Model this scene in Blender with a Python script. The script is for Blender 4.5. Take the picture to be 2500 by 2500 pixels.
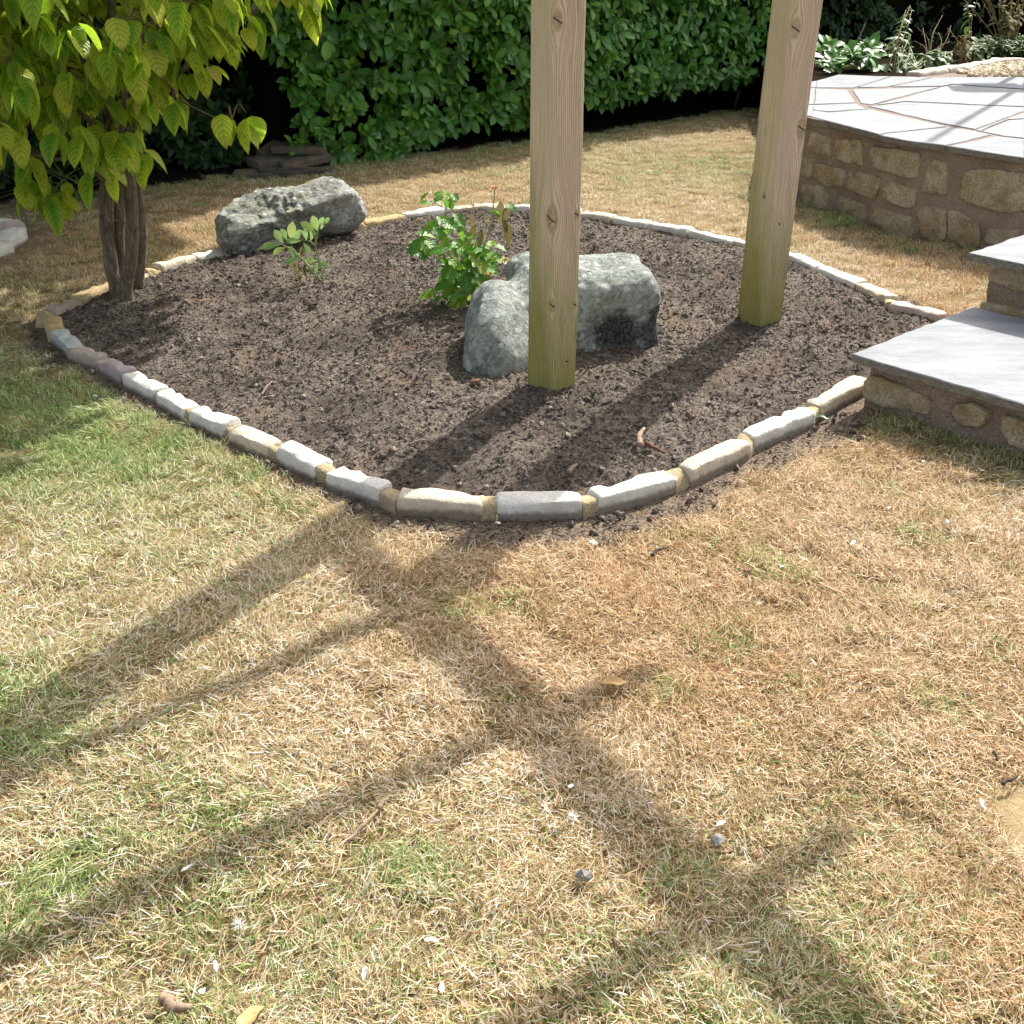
import bpy, bmesh, math, random
import numpy as np
from mathutils import Vector, Matrix, Euler

# ------------------------------------------------------------------ clear
for o in list(bpy.data.objects): bpy.data.objects.remove(o)
S = bpy.context.scene
COL = S.collection
RAD = math.radians
random.seed(7); RNG = np.random.default_rng(11)

# ------------------------------------------------------------------ camera
CAM_H = 1.6; PITCH = RAD(28.7); FPX = 2504.0
cam_d = bpy.data.cameras.new('camera'); cam = bpy.data.objects.new('camera', cam_d); COL.objects.link(cam)
cam.location = (0, 0, CAM_H); cam.rotation_euler = (RAD(90) - PITCH, 0, 0)
cam_d.sensor_width = 36; cam_d.lens = 36 * FPX / 2500; cam_d.clip_start = .05; cam_d.clip_end = 400
S.camera = cam
# ------------------------------------------------------------------ light
SUN_EL = 43.0
SDIR = Vector((-.5344, -.8453, 0)).normalized()        # way the shadows run on the ground
LDIR = Vector((SDIR.x * math.cos(RAD(SUN_EL)), SDIR.y * math.cos(RAD(SUN_EL)), -math.sin(RAD(SUN_EL))))
sd = bpy.data.lights.new('sun', 'SUN'); sd.energy = 4.1; sd.angle = RAD(.53); sd.color = (1, .965, .90)
sun = bpy.data.objects.new('sun', sd); COL.objects.link(sun); sun.rotation_euler = LDIR.to_track_quat('-Z', 'Y').to_euler()
sun.location = (4, 6, 8)
W = bpy.data.worlds.new('World'); S.world = W; W.use_nodes = True
wn = W.node_tree; wn.nodes.clear()
sky = wn.nodes.new('ShaderNodeTexSky'); sky.sky_type = 'NISHITA'; sky.sun_disc = False
sky.sun_elevation = RAD(SUN_EL); sky.sun_rotation = math.atan2(-SDIR.x, -SDIR.y)
sky.air_density = 1.0; sky.dust_density = 4.0; sky.ozone_density = .6
bg = wn.nodes.new('ShaderNodeBackground'); bg.inputs[1].default_value = .15
wo = wn.nodes.new('ShaderNodeOutputWorld'); hs = wn.nodes.new('ShaderNodeHueSaturation'); hs.inputs['Saturation'].default_value = .5; wn.links.new(sky.outputs[0], hs.inputs['Color']); wn.links.new(hs.outputs[0], bg.inputs[0]); wn.links.new(bg.outputs[0], wo.inputs[0])
S.view_settings.view_transform = 'Standard'; S.view_settings.look = 'None'
S.view_settings.gamma = 1; S.view_settings.use_curve_mapping = False; S.view_settings.exposure = .98
S.render.engine = 'CYCLES'
S.cycles.max_bounces = 8; S.cycles.transparent_max_bounces = 4

# ------------------------------------------------------------------ geometry of the view
_F = Vector((0, math.cos(PITCH), -math.sin(PITCH))); _R = Vector((1, 0, 0)); _U = _R.cross(_F)
CAMP = Vector((0, 0, CAM_H))
def ray(x, y): return _F * FPX + _R * (x - 1250) - _U * (y - 1250)
def gz(x, y, z=0.0):                                   # photo point -> point at height z
    d = ray(x, y); return CAMP + d * ((z - CAM_H) / d.z)
def gy(x, y, Y):                                       # photo point -> point at depth Y
    d = ray(x, y); return CAMP + d * (Y / d.y)
def proj(p):
    v = Vector(p) - CAMP; d = v.dot(_F)
    return 1250 + FPX * v.dot(_R) / d, 1250 - FPX * v.dot(_U) / d

# ------------------------------------------------------------------ numpy noise
def _h(ix, iy, iz, s):
    n = (ix * 374761393 + iy * 668265263 + iz * 2147483647 + s * 974711) & 0xffffffff
    n = ((n ^ (n >> 13)) * 1274126177) & 0xffffffff
    n = (n ^ (n >> 16)) & 0xffffffff
    return n.astype(np.float64) / 4294967295.0
def vn(P, s=0):
    P = np.asarray(P, float); I = np.floor(P).astype(np.int64); f = P - I; f = f * f * (3 - 2 * f)
    x, y, z = I[..., 0], I[..., 1], I[..., 2]; r = 0
    for dx in (0, 1):
        for dy in (0, 1):
            for dz in (0, 1):
                w = (f[..., 0] if dx else 1 - f[..., 0]) * (f[..., 1] if dy else 1 - f[..., 1]) * (f[..., 2] if dz else 1 - f[..., 2])
                r = r + w * _h(x + dx, y + dy, z + dz, s)
    return r * 2 - 1
def fbm(P, o=4, s=0, g=.5):
    P = np.asarray(P, float); a = 1; r = 0
    for k in range(o): r = r + a * vn(P * 2 ** k + 17.3 * k, s + k); a *= g
    return r
def fb2(x, y, sc, o=4, s=0):
    x = np.asarray(x, float); y = np.asarray(y, float)
    return fbm(np.stack([x * sc, y * sc, np.zeros_like(x) + 3.7 + s], -1), o, s)

# ------------------------------------------------------------------ object helpers
def wloc(p):
    v = Vector((0, 0, 0))
    while p: v += p.location; p = p.parent
    return v
def link(o, parent=None):                               # meshes are modelled in world space; the child is shifted back by its parent's place
    COL.objects.link(o)
    if parent: o.parent = parent; o.location = -wloc(parent)
    return o
def mk(name, v, f, mat, parent=None, smooth=True, uv=None, cols=None):
    me = bpy.data.meshes.new(name); me.from_pydata([tuple(p) for p in v], [], f)
    if mat: me.materials.append(mat)
    if smooth: me.polygons.foreach_set('use_smooth', [True] * len(me.polygons))
    if uv is not None:
        l = me.uv_layers.new(name='UVMap'); vi = np.zeros(len(me.loops), int); me.loops.foreach_get('vertex_index', vi)
        l.data.foreach_set('uv', np.asarray(uv, float)[vi].ravel())
    if cols:
        for k, a in cols.items():
            at = me.attributes.new(k, 'FLOAT', 'POINT'); at.data.foreach_set('value', np.asarray(a, float))
    me.update(); o = bpy.data.objects.new(name, me)
    return link(o, parent)
def tag(o, label=None, cat=None, group=None, kind=None):
    if label: o['label'] = label
    if cat: o['category'] = cat
    if group: o['group'] = group
    if kind: o['kind'] = kind
    return o
def thing(name, label, cat, loc=(0, 0, 0), group=None):
    o = bpy.data.objects.new(name, None); o.location = loc; o.empty_display_size = .1; link(o)
    return tag(o, label, cat, group)
class MB:
    def __init__(s): s.v = []; s.f = []; s.uv = []; s.a = []
    def add(s, v, f, uv=None, a=0.):
        b = len(s.v); s.v += [tuple(p) for p in v]; s.f += [tuple(i + b for i in q) for q in f]
        s.uv += list(uv) if uv is not None else [(0, 0)] * len(v); s.a += [a] * len(v)
    def build(s, name, mat, parent=None, smooth=True): return mk(name, s.v, s.f, mat, parent, smooth, s.uv, {'tint': s.a})

def tube(pts, rad, n=8, jit=0, cap=True):
    pts = [Vector(p) for p in pts]; v = []; f = []; m = len(pts)
    t0 = (pts[1] - pts[0]).normalized(); a = t0.orthogonal().normalized()
    for i, p in enumerate(pts):
        t = (pts[min(i + 1, m - 1)] - pts[max(i - 1, 0)]).normalized()
        a = (a - t * a.dot(t)).normalized(); b = t.cross(a)
        r = rad[i] if hasattr(rad, '__len__') else rad
        for k in range(n):
            q = 2 * math.pi * k / n; rr = r * (1 + jit * random.uniform(-1, 1)); v.append(p + (a * math.cos(q) + b * math.sin(q)) * rr)
    for i in range(m - 1):
        for k in range(n): f.append((i * n + k, i * n + (k + 1) % n, (i + 1) * n + (k + 1) % n, (i + 1) * n + k))
    if cap: f.append(tuple(range(n))[::-1]); f.append(tuple(range((m - 1) * n, m * n)))
    return v, f
def spline(P, n):                                       # catmull-rom through points
    P = [Vector(p) for p in P]; Q = [P[0] * 2 - P[1]] + P + [P[-1] * 2 - P[-2]]; out = []
    for i in range(len(P) - 1):
        a, b, c, d = Q[i:i + 4]
        for k in range(n):
            t = k / n; out.append(.5 * ((2 * b) + (c - a) * t + (2 * a - 5 * b + 4 * c - d) * t * t + (3 * b - a - 3 * c + d) * t ** 3))
    return out + [P[-1]]

# ------------------------------------------------------------------ materials
class NT:
    def __init__(s, name):
        s.m = bpy.data.materials.new(name); s.m.use_nodes = True; s.t = s.m.node_tree; s.t.nodes.clear()
        s.out = s.t.nodes.new('ShaderNodeOutputMaterial')
    def n(s, ty, **kw):
        o = s.t.nodes.new(ty)
        for k, v in kw.items(): setattr(o, k, v)
        return o
    def put(s, sock, v):
        if isinstance(v, bpy.types.NodeSocket): s.t.links.new(v, sock)
        elif v is not None:
            if isinstance(v, (tuple, list)) and len(v) == 3 and sock.type == 'RGBA': v = (*v, 1)
            sock.default_value = v
    def geo(s): return s.n('ShaderNodeNewGeometry').outputs['Position']
    def obj(s): return s.n('ShaderNodeTexCoord').outputs['Object']
    def uv(s): return s.n('ShaderNodeTexCoord').outputs['UV']
    def mp(s, vec, sc=(1, 1, 1), loc=(0, 0, 0), rot=(0, 0, 0)):
        o = s.n('ShaderNodeMapping'); s.put(o.inputs[0], vec); o.inputs[1].default_value = loc; o.inputs[2].default_value = rot; o.inputs[3].default_value = sc; return o.outputs[0]
    def noise(s, vec, sc, det=4, rough=.55, dist=0, col=False):
        o = s.n('ShaderNodeTexNoise'); s.put(o.inputs['Vector'], vec); o.inputs['Scale'].default_value = sc
        o.inputs['Detail'].default_value = det; o.inputs['Roughness'].default_value = rough; o.inputs['Distortion'].default_value = dist
        return o.outputs[1 if col else 0]
    def vor(s, vec, sc, feat='F1', out=0, rnd=1):
        o = s.n('ShaderNodeTexVoronoi', feature=feat); s.put(o.inputs['Vector'], vec); o.inputs['Scale'].default_value = sc
        if 'Randomness' in o.inputs: o.inputs['Randomness'].default_value = rnd
        return o.outputs[out]
    def mr(s, v, a, b, c=0., d=1., smooth=False):
        o = s.n('ShaderNodeMapRange'); o.clamp = True
        if smooth: o.interpolation_type = 'SMOOTHSTEP'
        s.put(o.inputs[0], v)
        for i, x in enumerate((a, b, c, d)): s.put(o.inputs[i + 1], x)
        return o.outputs[0]
    def mix(s, f, a, b, mode='MIX'):
        o = s.n('ShaderNodeMix', data_type='RGBA', blend_type=mode); s.put(o.inputs[0], f); s.put(o.inputs[6], a); s.put(o.inputs[7], b); return o.outputs[2]
    def ma(s, op, a, b=None, c=None):
        o = s.n('ShaderNodeMath', operation=op); s.put(o.inputs[0], a); s.put(o.inputs[1], b)
        if c is not None: s.put(o.inputs[2], c)
        return o.outputs[0]
    def ramp(s, v, stops):
        o = s.n('ShaderNodeValToRGB'); s.put(o.inputs[0], v); e = o.color_ramp.elements
        while len(e) < len(stops): e.new(.5)
        for i, (p, c) in enumerate(stops): e[i].position = p; e[i].color = (*c, 1)
        return o.outputs[0]
    def bump(s, h, st, d=.01, nrm=None):
        o = s.n('ShaderNodeBump'); s.put(o.inputs['Height'], h); o.inputs['Strength'].default_value = st; o.inputs['Distance'].default_value = d
        if nrm is not None: s.put(o.inputs['Normal'], nrm)
        return o.outputs[0]
    def attr(s, name, ty='GEOMETRY', out=2):
        o = s.n('ShaderNodeAttribute', attribute_name=name, attribute_type=ty); return o.outputs[out]
    def sep(s, v):
        o = s.n('ShaderNodeSeparateXYZ'); s.put(o.inputs[0], v); return o.outputs
    def rnd(s): return s.n('ShaderNodeObjectInfo').outputs['Random']
    def pr(s, col, rough=.9, spec=.3, nrm=None, **kw):
        o = s.n('ShaderNodeBsdfPrincipled'); s.put(o.inputs['Base Color'], col); s.put(o.inputs['Roughness'], rough)
        s.put(o.inputs['Specular IOR Level'], spec); s.put(o.inputs['Normal'], nrm)
        for k, v in kw.items(): s.put(o.inputs[k], v)
        return o.outputs[0]
    def fin(s, sh): s.t.links.new(sh, s.out.inputs[0]); return s.m
    def trans(s, sh, col, fac, nrm=None):
        t = s.n('ShaderNodeBsdfTranslucent'); s.put(t.inputs[0], col); s.put(t.inputs[1], nrm)
        o = s.n('ShaderNodeMixShader'); s.put(o.inputs[0], fac); s.put(o.inputs[1], sh); s.put(o.inputs[2], t.outputs[0]); return o.outputs[0]

def m_plain(name, col, rough=.9, spec=.2, var=.25, sc=20):
    n = NT(name); p = n.obj(); k = n.noise(p, sc, 5)
    c = n.mix(n.mr(k, .3, .7), tuple(x * (1 - var) for x in col), tuple(x * (1 + var) for x in col))
    return n.fin(n.pr(c, rough, spec, n.bump(k, .5, .004)))

# blades of grass: dry straw, brown, green; which one comes from the tuft and the blade
def m_grass():
    n = NT('grass_blades')
    t = n.attr('tint'); g = n.attr('green', 'INSTANCER'); d = n.attr('dry', 'INSTANCER')
    p = n.geo(); big = n.noise(p, 1.1, 3); 
    straw = n.ramp(t, [(0, (.22, .14, .06)), (.22, (.50, .34, .155)), (.5, (.70, .54, .31)), (.75, (.82, .70, .50)), (.9, (.90, .84, .72)), (1, (.93, .90, .84))])
    red = n.ramp(t, [(0, (.26, .14, .05)), (.5, (.62, .40, .20)), (1, (.86, .70, .48))])
    grn = n.ramp(t, [(0, (.09, .16, .035)), (.35, (.23, .34, .085)), (.7, (.42, .50, .19)), (1, (.66, .66, .42))])
    base = n.mix(n.mr(d, 0, 1), straw, red)
    sel = n.ma('LESS_THAN', n.attr('sel'), g)
    c = n.mix(sel, base, grn)
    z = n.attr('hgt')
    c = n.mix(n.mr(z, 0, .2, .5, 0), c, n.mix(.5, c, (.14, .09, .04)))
    return n.fin(n.trans(n.pr(c, .6, .25), c, .32))
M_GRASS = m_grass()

def m_thatch():
    n = NT('lawn_thatch'); p = n.geo()
    a = n.noise(n.mp(p, (1, 1, 1)), 140, 6, .75, 1.5); b = n.noise(p, 5, 4)
    c = n.ramp(a, [(.36, (.06, .042, .022)), (.5, (.25, .175, .085)), (.6, (.52, .40, .22))])
    dirt = n.ramp(n.noise(p, 90, 6, .7), [(.35, (.06, .045, .032)), (.5, (.2, .15, .105)), (.65, (.34, .27, .19))])
    sand = n.ramp(n.noise(p, 110, 5, .7), [(.35, (.36, .26, .13)), (.65, (.55, .42, .24))])
    c = n.mix(n.mr(b, .4, .7), c, n.mix(.4, c, (.14, .12, .05)))
    c = n.mix(n.attr('dirt'), c, dirt)
    c = n.mix(n.attr('sand'), c, sand)
    c = n.mix(n.attr('humus'), c, (.008, .007, .005))  # near-black ground under the hedge: its shade is put into the colour
    h = n.noise(p, 120, 5, .75)
    return n.fin(n.pr(c, .95, .1, n.bump(h, .9, .012)))
def m_soil():
    n = NT('bed_soil'); p = n.geo()
    a = n.noise(p, 70, 8, .72, .6); b = n.noise(p, 2.2, 4, .6); v = n.vor(n.mp(p, (1, 1, 1)), 55)
    c = n.ramp(a, [(.34, (.024, .02, .017)), (.43, (.08, .066, .053)), (.5, (.17, .138, .11)), (.62, (.30, .25, .20))])
    c = n.mix(n.mr(b, .45, .6), c, n.mix(.6, c, (.07, .056, .045)))
    c = n.mix(n.mr(n.noise(p, 3.1, 3), .56, .7, 0, .6), c, (.25, .17, .115))
    h = n.ma('ADD', n.ma('MULTIPLY', a, 1.0), n.ma('MULTIPLY', n.noise(p, 190, 4, .7), .5))
    return n.fin(n.pr(c, .95, .12, n.bump(h, 1, .016)))
def m_chip(name, ca, cb):
    n = NT(name); p = n.geo(); r = n.attr('shade', 'INSTANCER'); k = n.noise(p, 150, 3)
    c = n.mix(r, ca, cb); c = n.mix(n.mr(k, .3, .7), n.mix(.3, c, (.03, .02, .015)), c)
    return n.fin(n.pr(c, .85, .3, n.bump(k, .6, .004)))
M_THATCH = m_thatch(); M_SOIL = m_soil()
M_CHIP = m_chip('bark_chips', (.028, .023, .02), (.15, .115, .085))
M_CLOD = m_chip('soil_clods', (.075, .06, .048), (.29, .24, .19))
M_GRAVEL = m_chip('pale_gravel', (.62, .47, .27), (.88, .77, .58))

def m_wallstone(name, a, b, c3, sc=9):
    n = NT(name); o = n.n('ShaderNodeObjectInfo'); p0 = n.geo()
    off = n.n('ShaderNodeVectorMath', operation='ADD'); n.put(off.inputs[0], p0); n.put(off.inputs[1], n.attr('x')); p = off.outputs[0]
    k = n.noise(p, sc, 6, .65, .4); r = o.outputs['Random']
    c = n.ramp(k, [(.3, a), (.5, b), (.7, c3)])
    c = n.mix(n.ma('MULTIPLY', r, .55), c, n.mix(.5, c, (.42, .36, .26)))
    c = n.mix(n.mr(n.noise(p, 75, 5, .8), .47, .6, 0, .8), c, n.mix(.6, c, (.12, .085, .045)))
    rust = n.mr(n.noise(p, 5.2, 4), .56, .68, 0, .6); c = n.mix(rust, c, (.40, .22, .075))
    h = n.ma('ADD', n.noise(p, 28, 7, .65), n.ma('MULTIPLY', n.noise(p, 130, 4, .7), .45))
    return n.fin(n.pr(c, .92, .15, n.bump(h, 1, .03)))
M_WALL = m_wallstone('wall_limestone', (.36, .275, .15), (.60, .50, .33), (.76, .68, .52))
def m_mortar(name, a, b, st=1, sc=110):
    n = NT(name); p = n.geo(); k = n.noise(p, sc, 6, .7)
    c = n.mix(n.mr(k, .35, .65), a, b); c = n.mix(n.mr(n.noise(p, 6, 4), .4, .65, 0, .5), c, n.mix(.5, c, (.14, .1, .075)))
    return n.fin(n.pr(c, .95, .1, n.bump(n.ma('ADD', k, n.noise(p, 35, 4, .6)), st, .016)))
M_MORT = m_mortar('wall_mortar', (.26, .195, .145), (.52, .42, .335))
M_MORT2 = m_mortar('edging_mortar', (.34, .27, .15), (.56, .46, .29), .6)
M_JOINT = m_mortar('paving_joint', (.19, .155, .125), (.33, .275, .23), .6)
def m_edge(name, base, st, rust):
    n = NT(name); p = n.geo(); k = n.noise(p, 12, 6, .65)
    c = n.mix(n.mr(k, .3, .7), tuple(x * .82 for x in base), tuple(min(.85, x * 1.1) for x in base))
    c = n.mix(n.mr(n.noise(p, 9, 4), .54, .72, 0, rust), c, (.52, .34, .15))
    c = n.mix(n.mr(n.noise(p, 110, 5, .8), .53, .66, 0, .45), c, tuple(x * .5 for x in base))
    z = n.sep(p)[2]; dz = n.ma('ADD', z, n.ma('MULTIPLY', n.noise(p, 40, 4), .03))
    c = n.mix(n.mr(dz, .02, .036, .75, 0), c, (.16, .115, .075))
    h = n.ma('ADD', n.noise(p, 45, 6, .65), n.ma('MULTIPLY', n.noise(p, 170, 4, .7), .4))
    return n.fin(n.pr(c, .85, .25, n.bump(h, 1, .014)))
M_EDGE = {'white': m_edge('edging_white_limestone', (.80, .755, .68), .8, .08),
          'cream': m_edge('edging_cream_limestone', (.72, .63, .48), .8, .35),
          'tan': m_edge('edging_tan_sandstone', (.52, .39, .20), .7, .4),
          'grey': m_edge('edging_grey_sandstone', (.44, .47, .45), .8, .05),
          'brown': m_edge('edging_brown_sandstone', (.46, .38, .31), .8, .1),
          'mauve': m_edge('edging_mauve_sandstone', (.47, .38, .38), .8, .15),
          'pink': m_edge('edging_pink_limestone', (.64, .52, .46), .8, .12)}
def m_flag():
    n = NT('grey_sandstone_flag'); p = n.geo(); r = n.rnd()
    k = n.noise(n.mp(p, (1, 3.2, 1), rot=(0, 0, .5)), 3.2, 8, .68, .35)
    c = n.ramp(k, [(.3, (.20, .212, .225)), (.5, (.27, .282, .295)), (.7, (.36, .365, .37))])
    c = n.mix(n.ma('MULTIPLY', r, .45), c, (.36, .355, .34))
    c = n.mix(n.mr(n.noise(n.mp(p, (1, 2.4, 1), rot=(0, 0, .5)), 17, 8, .78, .8), .60, .66, 0, .5), c, (.56, .56, .55))
    c = n.mix(n.mr(n.noise(p, 120, 4, .7), .6, .7, 0, .5), c, (.16, .16, .16))
    h = n.ma('ADD', k, n.ma('MULTIPLY', n.noise(p, 60, 5, .6), .16))
    return n.fin(n.pr(c, .88, .08, n.bump(h, .6, .01)))
M_FLAG = m_flag()
def m_flagedge():
    n = NT('riven_flag_edge'); p = n.geo(); k = n.noise(n.mp(p, (1, 1, 5)), 40, 6, .7)
    c = n.mix(n.mr(k, .35, .65), (.13, .12, .10), (.33, .31, .27))
    return n.fin(n.pr(c, .9, .2, n.bump(k, 1, .012)))
M_FEDGE = m_flagedge()

def m_boulder(name, a, b, lich, dark, yel):
    n = NT(name); p = n.obj(); k = n.noise(p, 5, 7, .68, .5)
    c = n.ramp(k, [(.3, a), (.5, b), (.68, lich)])
    w = n.noise(p, 26, 6, .75, .6)
    c = n.mix(n.mr(w, .47, .56, 0, .62), c, lich)
    c = n.mix(n.mr(n.noise(p, 48, 6, .85), .49, .57, 0, .8), c, n.mix(.6, c, dark))
    z = n.n('ShaderNodeNewGeometry').outputs['Normal']; up = n.sep(z)[2]
    c = n.mix(n.ma('MULTIPLY', n.mr(up, .3, .8), n.mr(n.noise(p, 7, 5), .45, .6, 0, yel)), c, (.42, .41, .20))
    sp = n.vor(p, 15, 'SMOOTH_F1'); c = n.mix(n.mr(n.ma('ADD', sp, n.ma('MULTIPLY', n.noise(p, 50, 4, .7), .25)), .3, .36, .8, 0), c, (.60, .64, .60))
    blk = n.mr(n.ma('SUBTRACT', n.attr('black'), n.ma('MULTIPLY', n.noise(p, 16, 6, .75), 1.2)), -.12, .12, 0, .93)
    c = n.mix(blk, c, n.mix(n.mr(n.noise(p, 70, 4, .7), .45, .6), (.022, .024, .022), (.12, .13, .12)))
    h = n.ma('ADD', n.noise(p, 22, 8, .7), n.ma('MULTIPLY', n.noise(p, 110, 4, .7), .35))
    return n.fin(n.pr(c, .92, .15, n.bump(h, 1, .03)))
M_B1 = m_boulder('lichened_grey_boulder', (.13, .13, .115), (.27, .27, .24), (.58, .58, .54), (.045, .045, .04), .32)
M_B2 = m_boulder('pale_grey_boulder', (.15, .17, .155), (.28, .31, .28), (.50, .53, .49), (.05, .055, .05), .12)

def m_timber(name, knots, algae, tone=(.62, .50, .36)):
    n = NT(name); uv = n.uv(); s = n.sep(uv); u, v = s[0], s[1]
    # push the grain around each knot
    du = None; km = None; rings = None
    for (ku, kv, kr) in knots:
        a = n.ma('SUBTRACT', u, ku); b = n.ma('MULTIPLY', n.ma('SUBTRACT', v, kv), .62)
        d = n.ma('SQRT', n.ma('ADD', n.ma('MULTIPLY', a, a), n.ma('MULTIPLY', b, b)))
        w = n.ma('POWER', 2.718, n.ma('MULTIPLY', n.ma('MULTIPLY', d, d), -1 / (2 * (kr * 1.6) ** 2)))
        sh = n.ma('MULTIPLY', n.ma('MULTIPLY', w, a), -1.1); du = sh if du is None else n.ma('ADD', du, sh)
        q = n.mr(d, kr * .75, kr * 1.05, 1, 0); km = q if km is None else n.ma('MAXIMUM', km, q)
        rg = n.ma('MULTIPLY', q, n.mr(n.ma('SINE', n.ma('MULTIPLY', d, 900 / 1.6)), -1, 1)); rings = rg if rings is None else n.ma('MAXIMUM', rings, rg)
        ck = n.ma('MULTIPLY', n.mr(n.ma('ABSOLUTE', n.ma('ADD', n.ma('MULTIPLY', a, .55), n.ma('SUBTRACT', v, kv))), .0012, .0035, 1, 0), n.mr(d, kr * .5, kr * .9, 1, 0))
        cks = ck if kv == knots[0][1] else n.ma('MAXIMUM', cks, ck)
    uu = n.ma('ADD', u, du)
    cv = n.n('ShaderNodeCombineXYZ'); n.put(cv.inputs[0], uu); n.put(cv.inputs[1], n.ma('MULTIPLY', v, .035)); vec = cv.outputs[0]
    cv2 = n.n('ShaderNodeCombineXYZ'); n.put(cv2.inputs[0], uu); n.put(cv2.inputs[1], n.ma('MULTIPLY', v, .012)); vec2 = cv2.outputs[0]
    wob = n.noise(vec, 14, 3)
    gr = n.ma('SINE', n.ma('ADD', n.ma('MULTIPLY', uu, 700), n.ma('MULTIPLY', wob, 26)))
    fine = n.noise(vec, 420, 5, .7); streak = n.noise(vec, 60, 4, .6)
    g = n.ma('ADD', n.ma('MULTIPLY', gr, .13), n.ma('MULTIPLY', fine, .9))
    c = n.mix(n.mr(g, .22, .6), tuple(x * .40 for x in tone), tuple(x * 1.22 for x in tone))
    c = n.mix(n.mr(u, -.012, .004, .6, 0), c, (.74, .62, .38)); c = n.mix(n.mr(u, -.004, .01, 0, .2), c, (.56, .42, .34))
    c = n.mix(n.mr(streak, .4, .65, 0, .5), c, (.42, .31, .19))
    c = n.mix(n.mr(n.noise(uv, 3, 3), .45, .7, 0, .45), c, (.50, .42, .32))
    # algae stain: strongest at the foot and on the left face
    al = n.ma('ADD', n.mr(v, .0, algae, 1.0, .0), n.ma('ADD', n.ma('MULTIPLY', n.noise(n.mp(uv, (1, .12, 1)), 20, 5, .65), .9), -.45))
    al = n.ma('ADD', al, n.mr(u, -.15, .01, .22, -.12))
    c = n.mix(n.mr(al, .12, .75, 0, .86), c, n.mix(n.mr(g, .2, .6), (.10, .105, .018), (.33, .31, .075)))
    c = n.mix(n.ma('MULTIPLY', km, .7), c, n.mix(n.mr(n.noise(uv, 60, 4, .7), .35, .65), (.20, .13, .08), (.42, .30, .19)))
    pit = n.mr(n.noise(n.mp(uv, (1, .22, 1)), 95, 4, .6), .70, .74, 0, .8); c = n.mix(pit, c, (.07, .05, .03))
    crack = n.mr(n.ma('ABSOLUTE', n.ma('SUBTRACT', n.noise(vec2, 30, 4, .55), .5)), 0, .0035, 1, 0)
    crack = n.ma('MULTIPLY', crack, n.mr(n.noise(uv, 4, 2), .55, .62)); crack = n.ma('MAXIMUM', crack, cks)
    c = n.mix(crack, c, (.05, .035, .022))
    h = n.ma('SUBTRACT', n.ma('MULTIPLY', g, .6), n.ma('MULTIPLY', crack, 1.5))
    return n.fin(n.pr(c, .82, .25, n.bump(h, 1, .006)))

def m_bark():
    n = NT('dogwood_bark'); p = n.geo(); k = n.noise(n.mp(p, (1, 1, .25)), 60, 6, .7, .6)
    c = n.ramp(k, [(.3, (.06, .045, .03)), (.5, (.15, .118, .085)), (.7, (.27, .225, .17))])
    c = n.mix(n.mr(n.vor(p, 22), .12, .2, .7, 0), c, (.30, .30, .24))
    c = n.mix(n.mr(n.noise(p, 7, 4), .5, .7, 0, .5), c, (.20, .18, .11))
    return n.fin(n.pr(c, .9, .15, n.bump(k, 1, .012)))
M_BARK = m_bark()
M_TWIG = m_plain('twig_bark', (.17, .11, .065), .85, .2, .3, 60)

def m_leaf_dog():
    n = NT('dogwood_leaf'); s = n.sep(n.uv()); u, v = s[0], s[1]; r = n.attr('tint'); rr = n.rnd()
    q = n.ma('FRACT', n.ma('ADD', r, n.ma('MULTIPLY', rr, .97)))
    au = n.ma('ABSOLUTE', u)
    ph = n.ma('MULTIPLY', n.ma('SUBTRACT', v, n.ma('MULTIPLY', n.ma('POWER', au, 1.6), .33)), 40)
    vein = n.mr(n.ma('SINE', ph), .35, .95); vein = n.ma('MULTIPLY', vein, n.mr(v, .78, .97, 1, .1))
    mid = n.mr(au, .02, .06, 1, 0); vn_ = n.ma('MAXIMUM', vein, mid)
    yel = n.mr(q, .0, 1, 0, 1)
    body = n.ramp(yel, [(0, (.09, .27, .014)), (.35, (.22, .42, .022)), (.7, (.46, .56, .035)), (.93, (.62, .62, .07)), (1, (.74, .60, .2))])
    grn = n.ramp(yel, [(0, (.03, .12, .01)), (.5, (.06, .20, .014)), (1, (.2, .33, .03))])
    edge = n.mr(n.ma('ADD', au, n.ma('MULTIPLY', v, .5)), .5, 1.25)
    body = n.mix(n.ma('MULTIPLY', edge, .6), body, (.55, .60, .06))
    c = n.mix(n.ma('MULTIPLY', vn_, .72), body, grn)
    br = n.ma('MULTIPLY', n.mr(n.ma('ADD', v, n.ma('MULTIPLY', n.noise(n.uv(), 9, 3), .25)), .98, 1.1), n.mr(q, .35, .5))
    c = n.mix(br, c, (.22, .085, .03))
    h = n.ma('MULTIPLY', n.ma('SINE', ph), -1)
    nr = n.bump(h, .55, .003)
    return n.fin(n.trans(n.pr(c, .45, .4, nr), n.mix(.3, c, (.62, .86, .06)), .55))
M_DOG = m_leaf_dog()
def m_leaf(name, stops, mid, tr=.25, rough=.35, spec=.5, vs=55):
    n = NT(name); s = n.sep(n.uv()); u, v = s[0], s[1]; q = n.ma('FRACT', n.ma('ADD', n.attr('tint'), n.ma('MULTIPLY', n.rnd(), .97)))
    c = n.ramp(q, stops); au = n.ma('ABSOLUTE', u)
    sv = n.ma('SINE', n.ma('MULTIPLY', n.ma('SUBTRACT', v, n.ma('MULTIPLY', au, .3)), vs))
    c = n.mix(n.mr(sv, .6, 1, 0, .3), c, mid)
    c = n.mix(n.mr(au, .03, .085, .75, 0), c, mid)
    return n.fin(n.trans(n.pr(c, rough, spec, n.bump(sv, .3, .002)), n.mix(.5, c, mid), tr))
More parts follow.
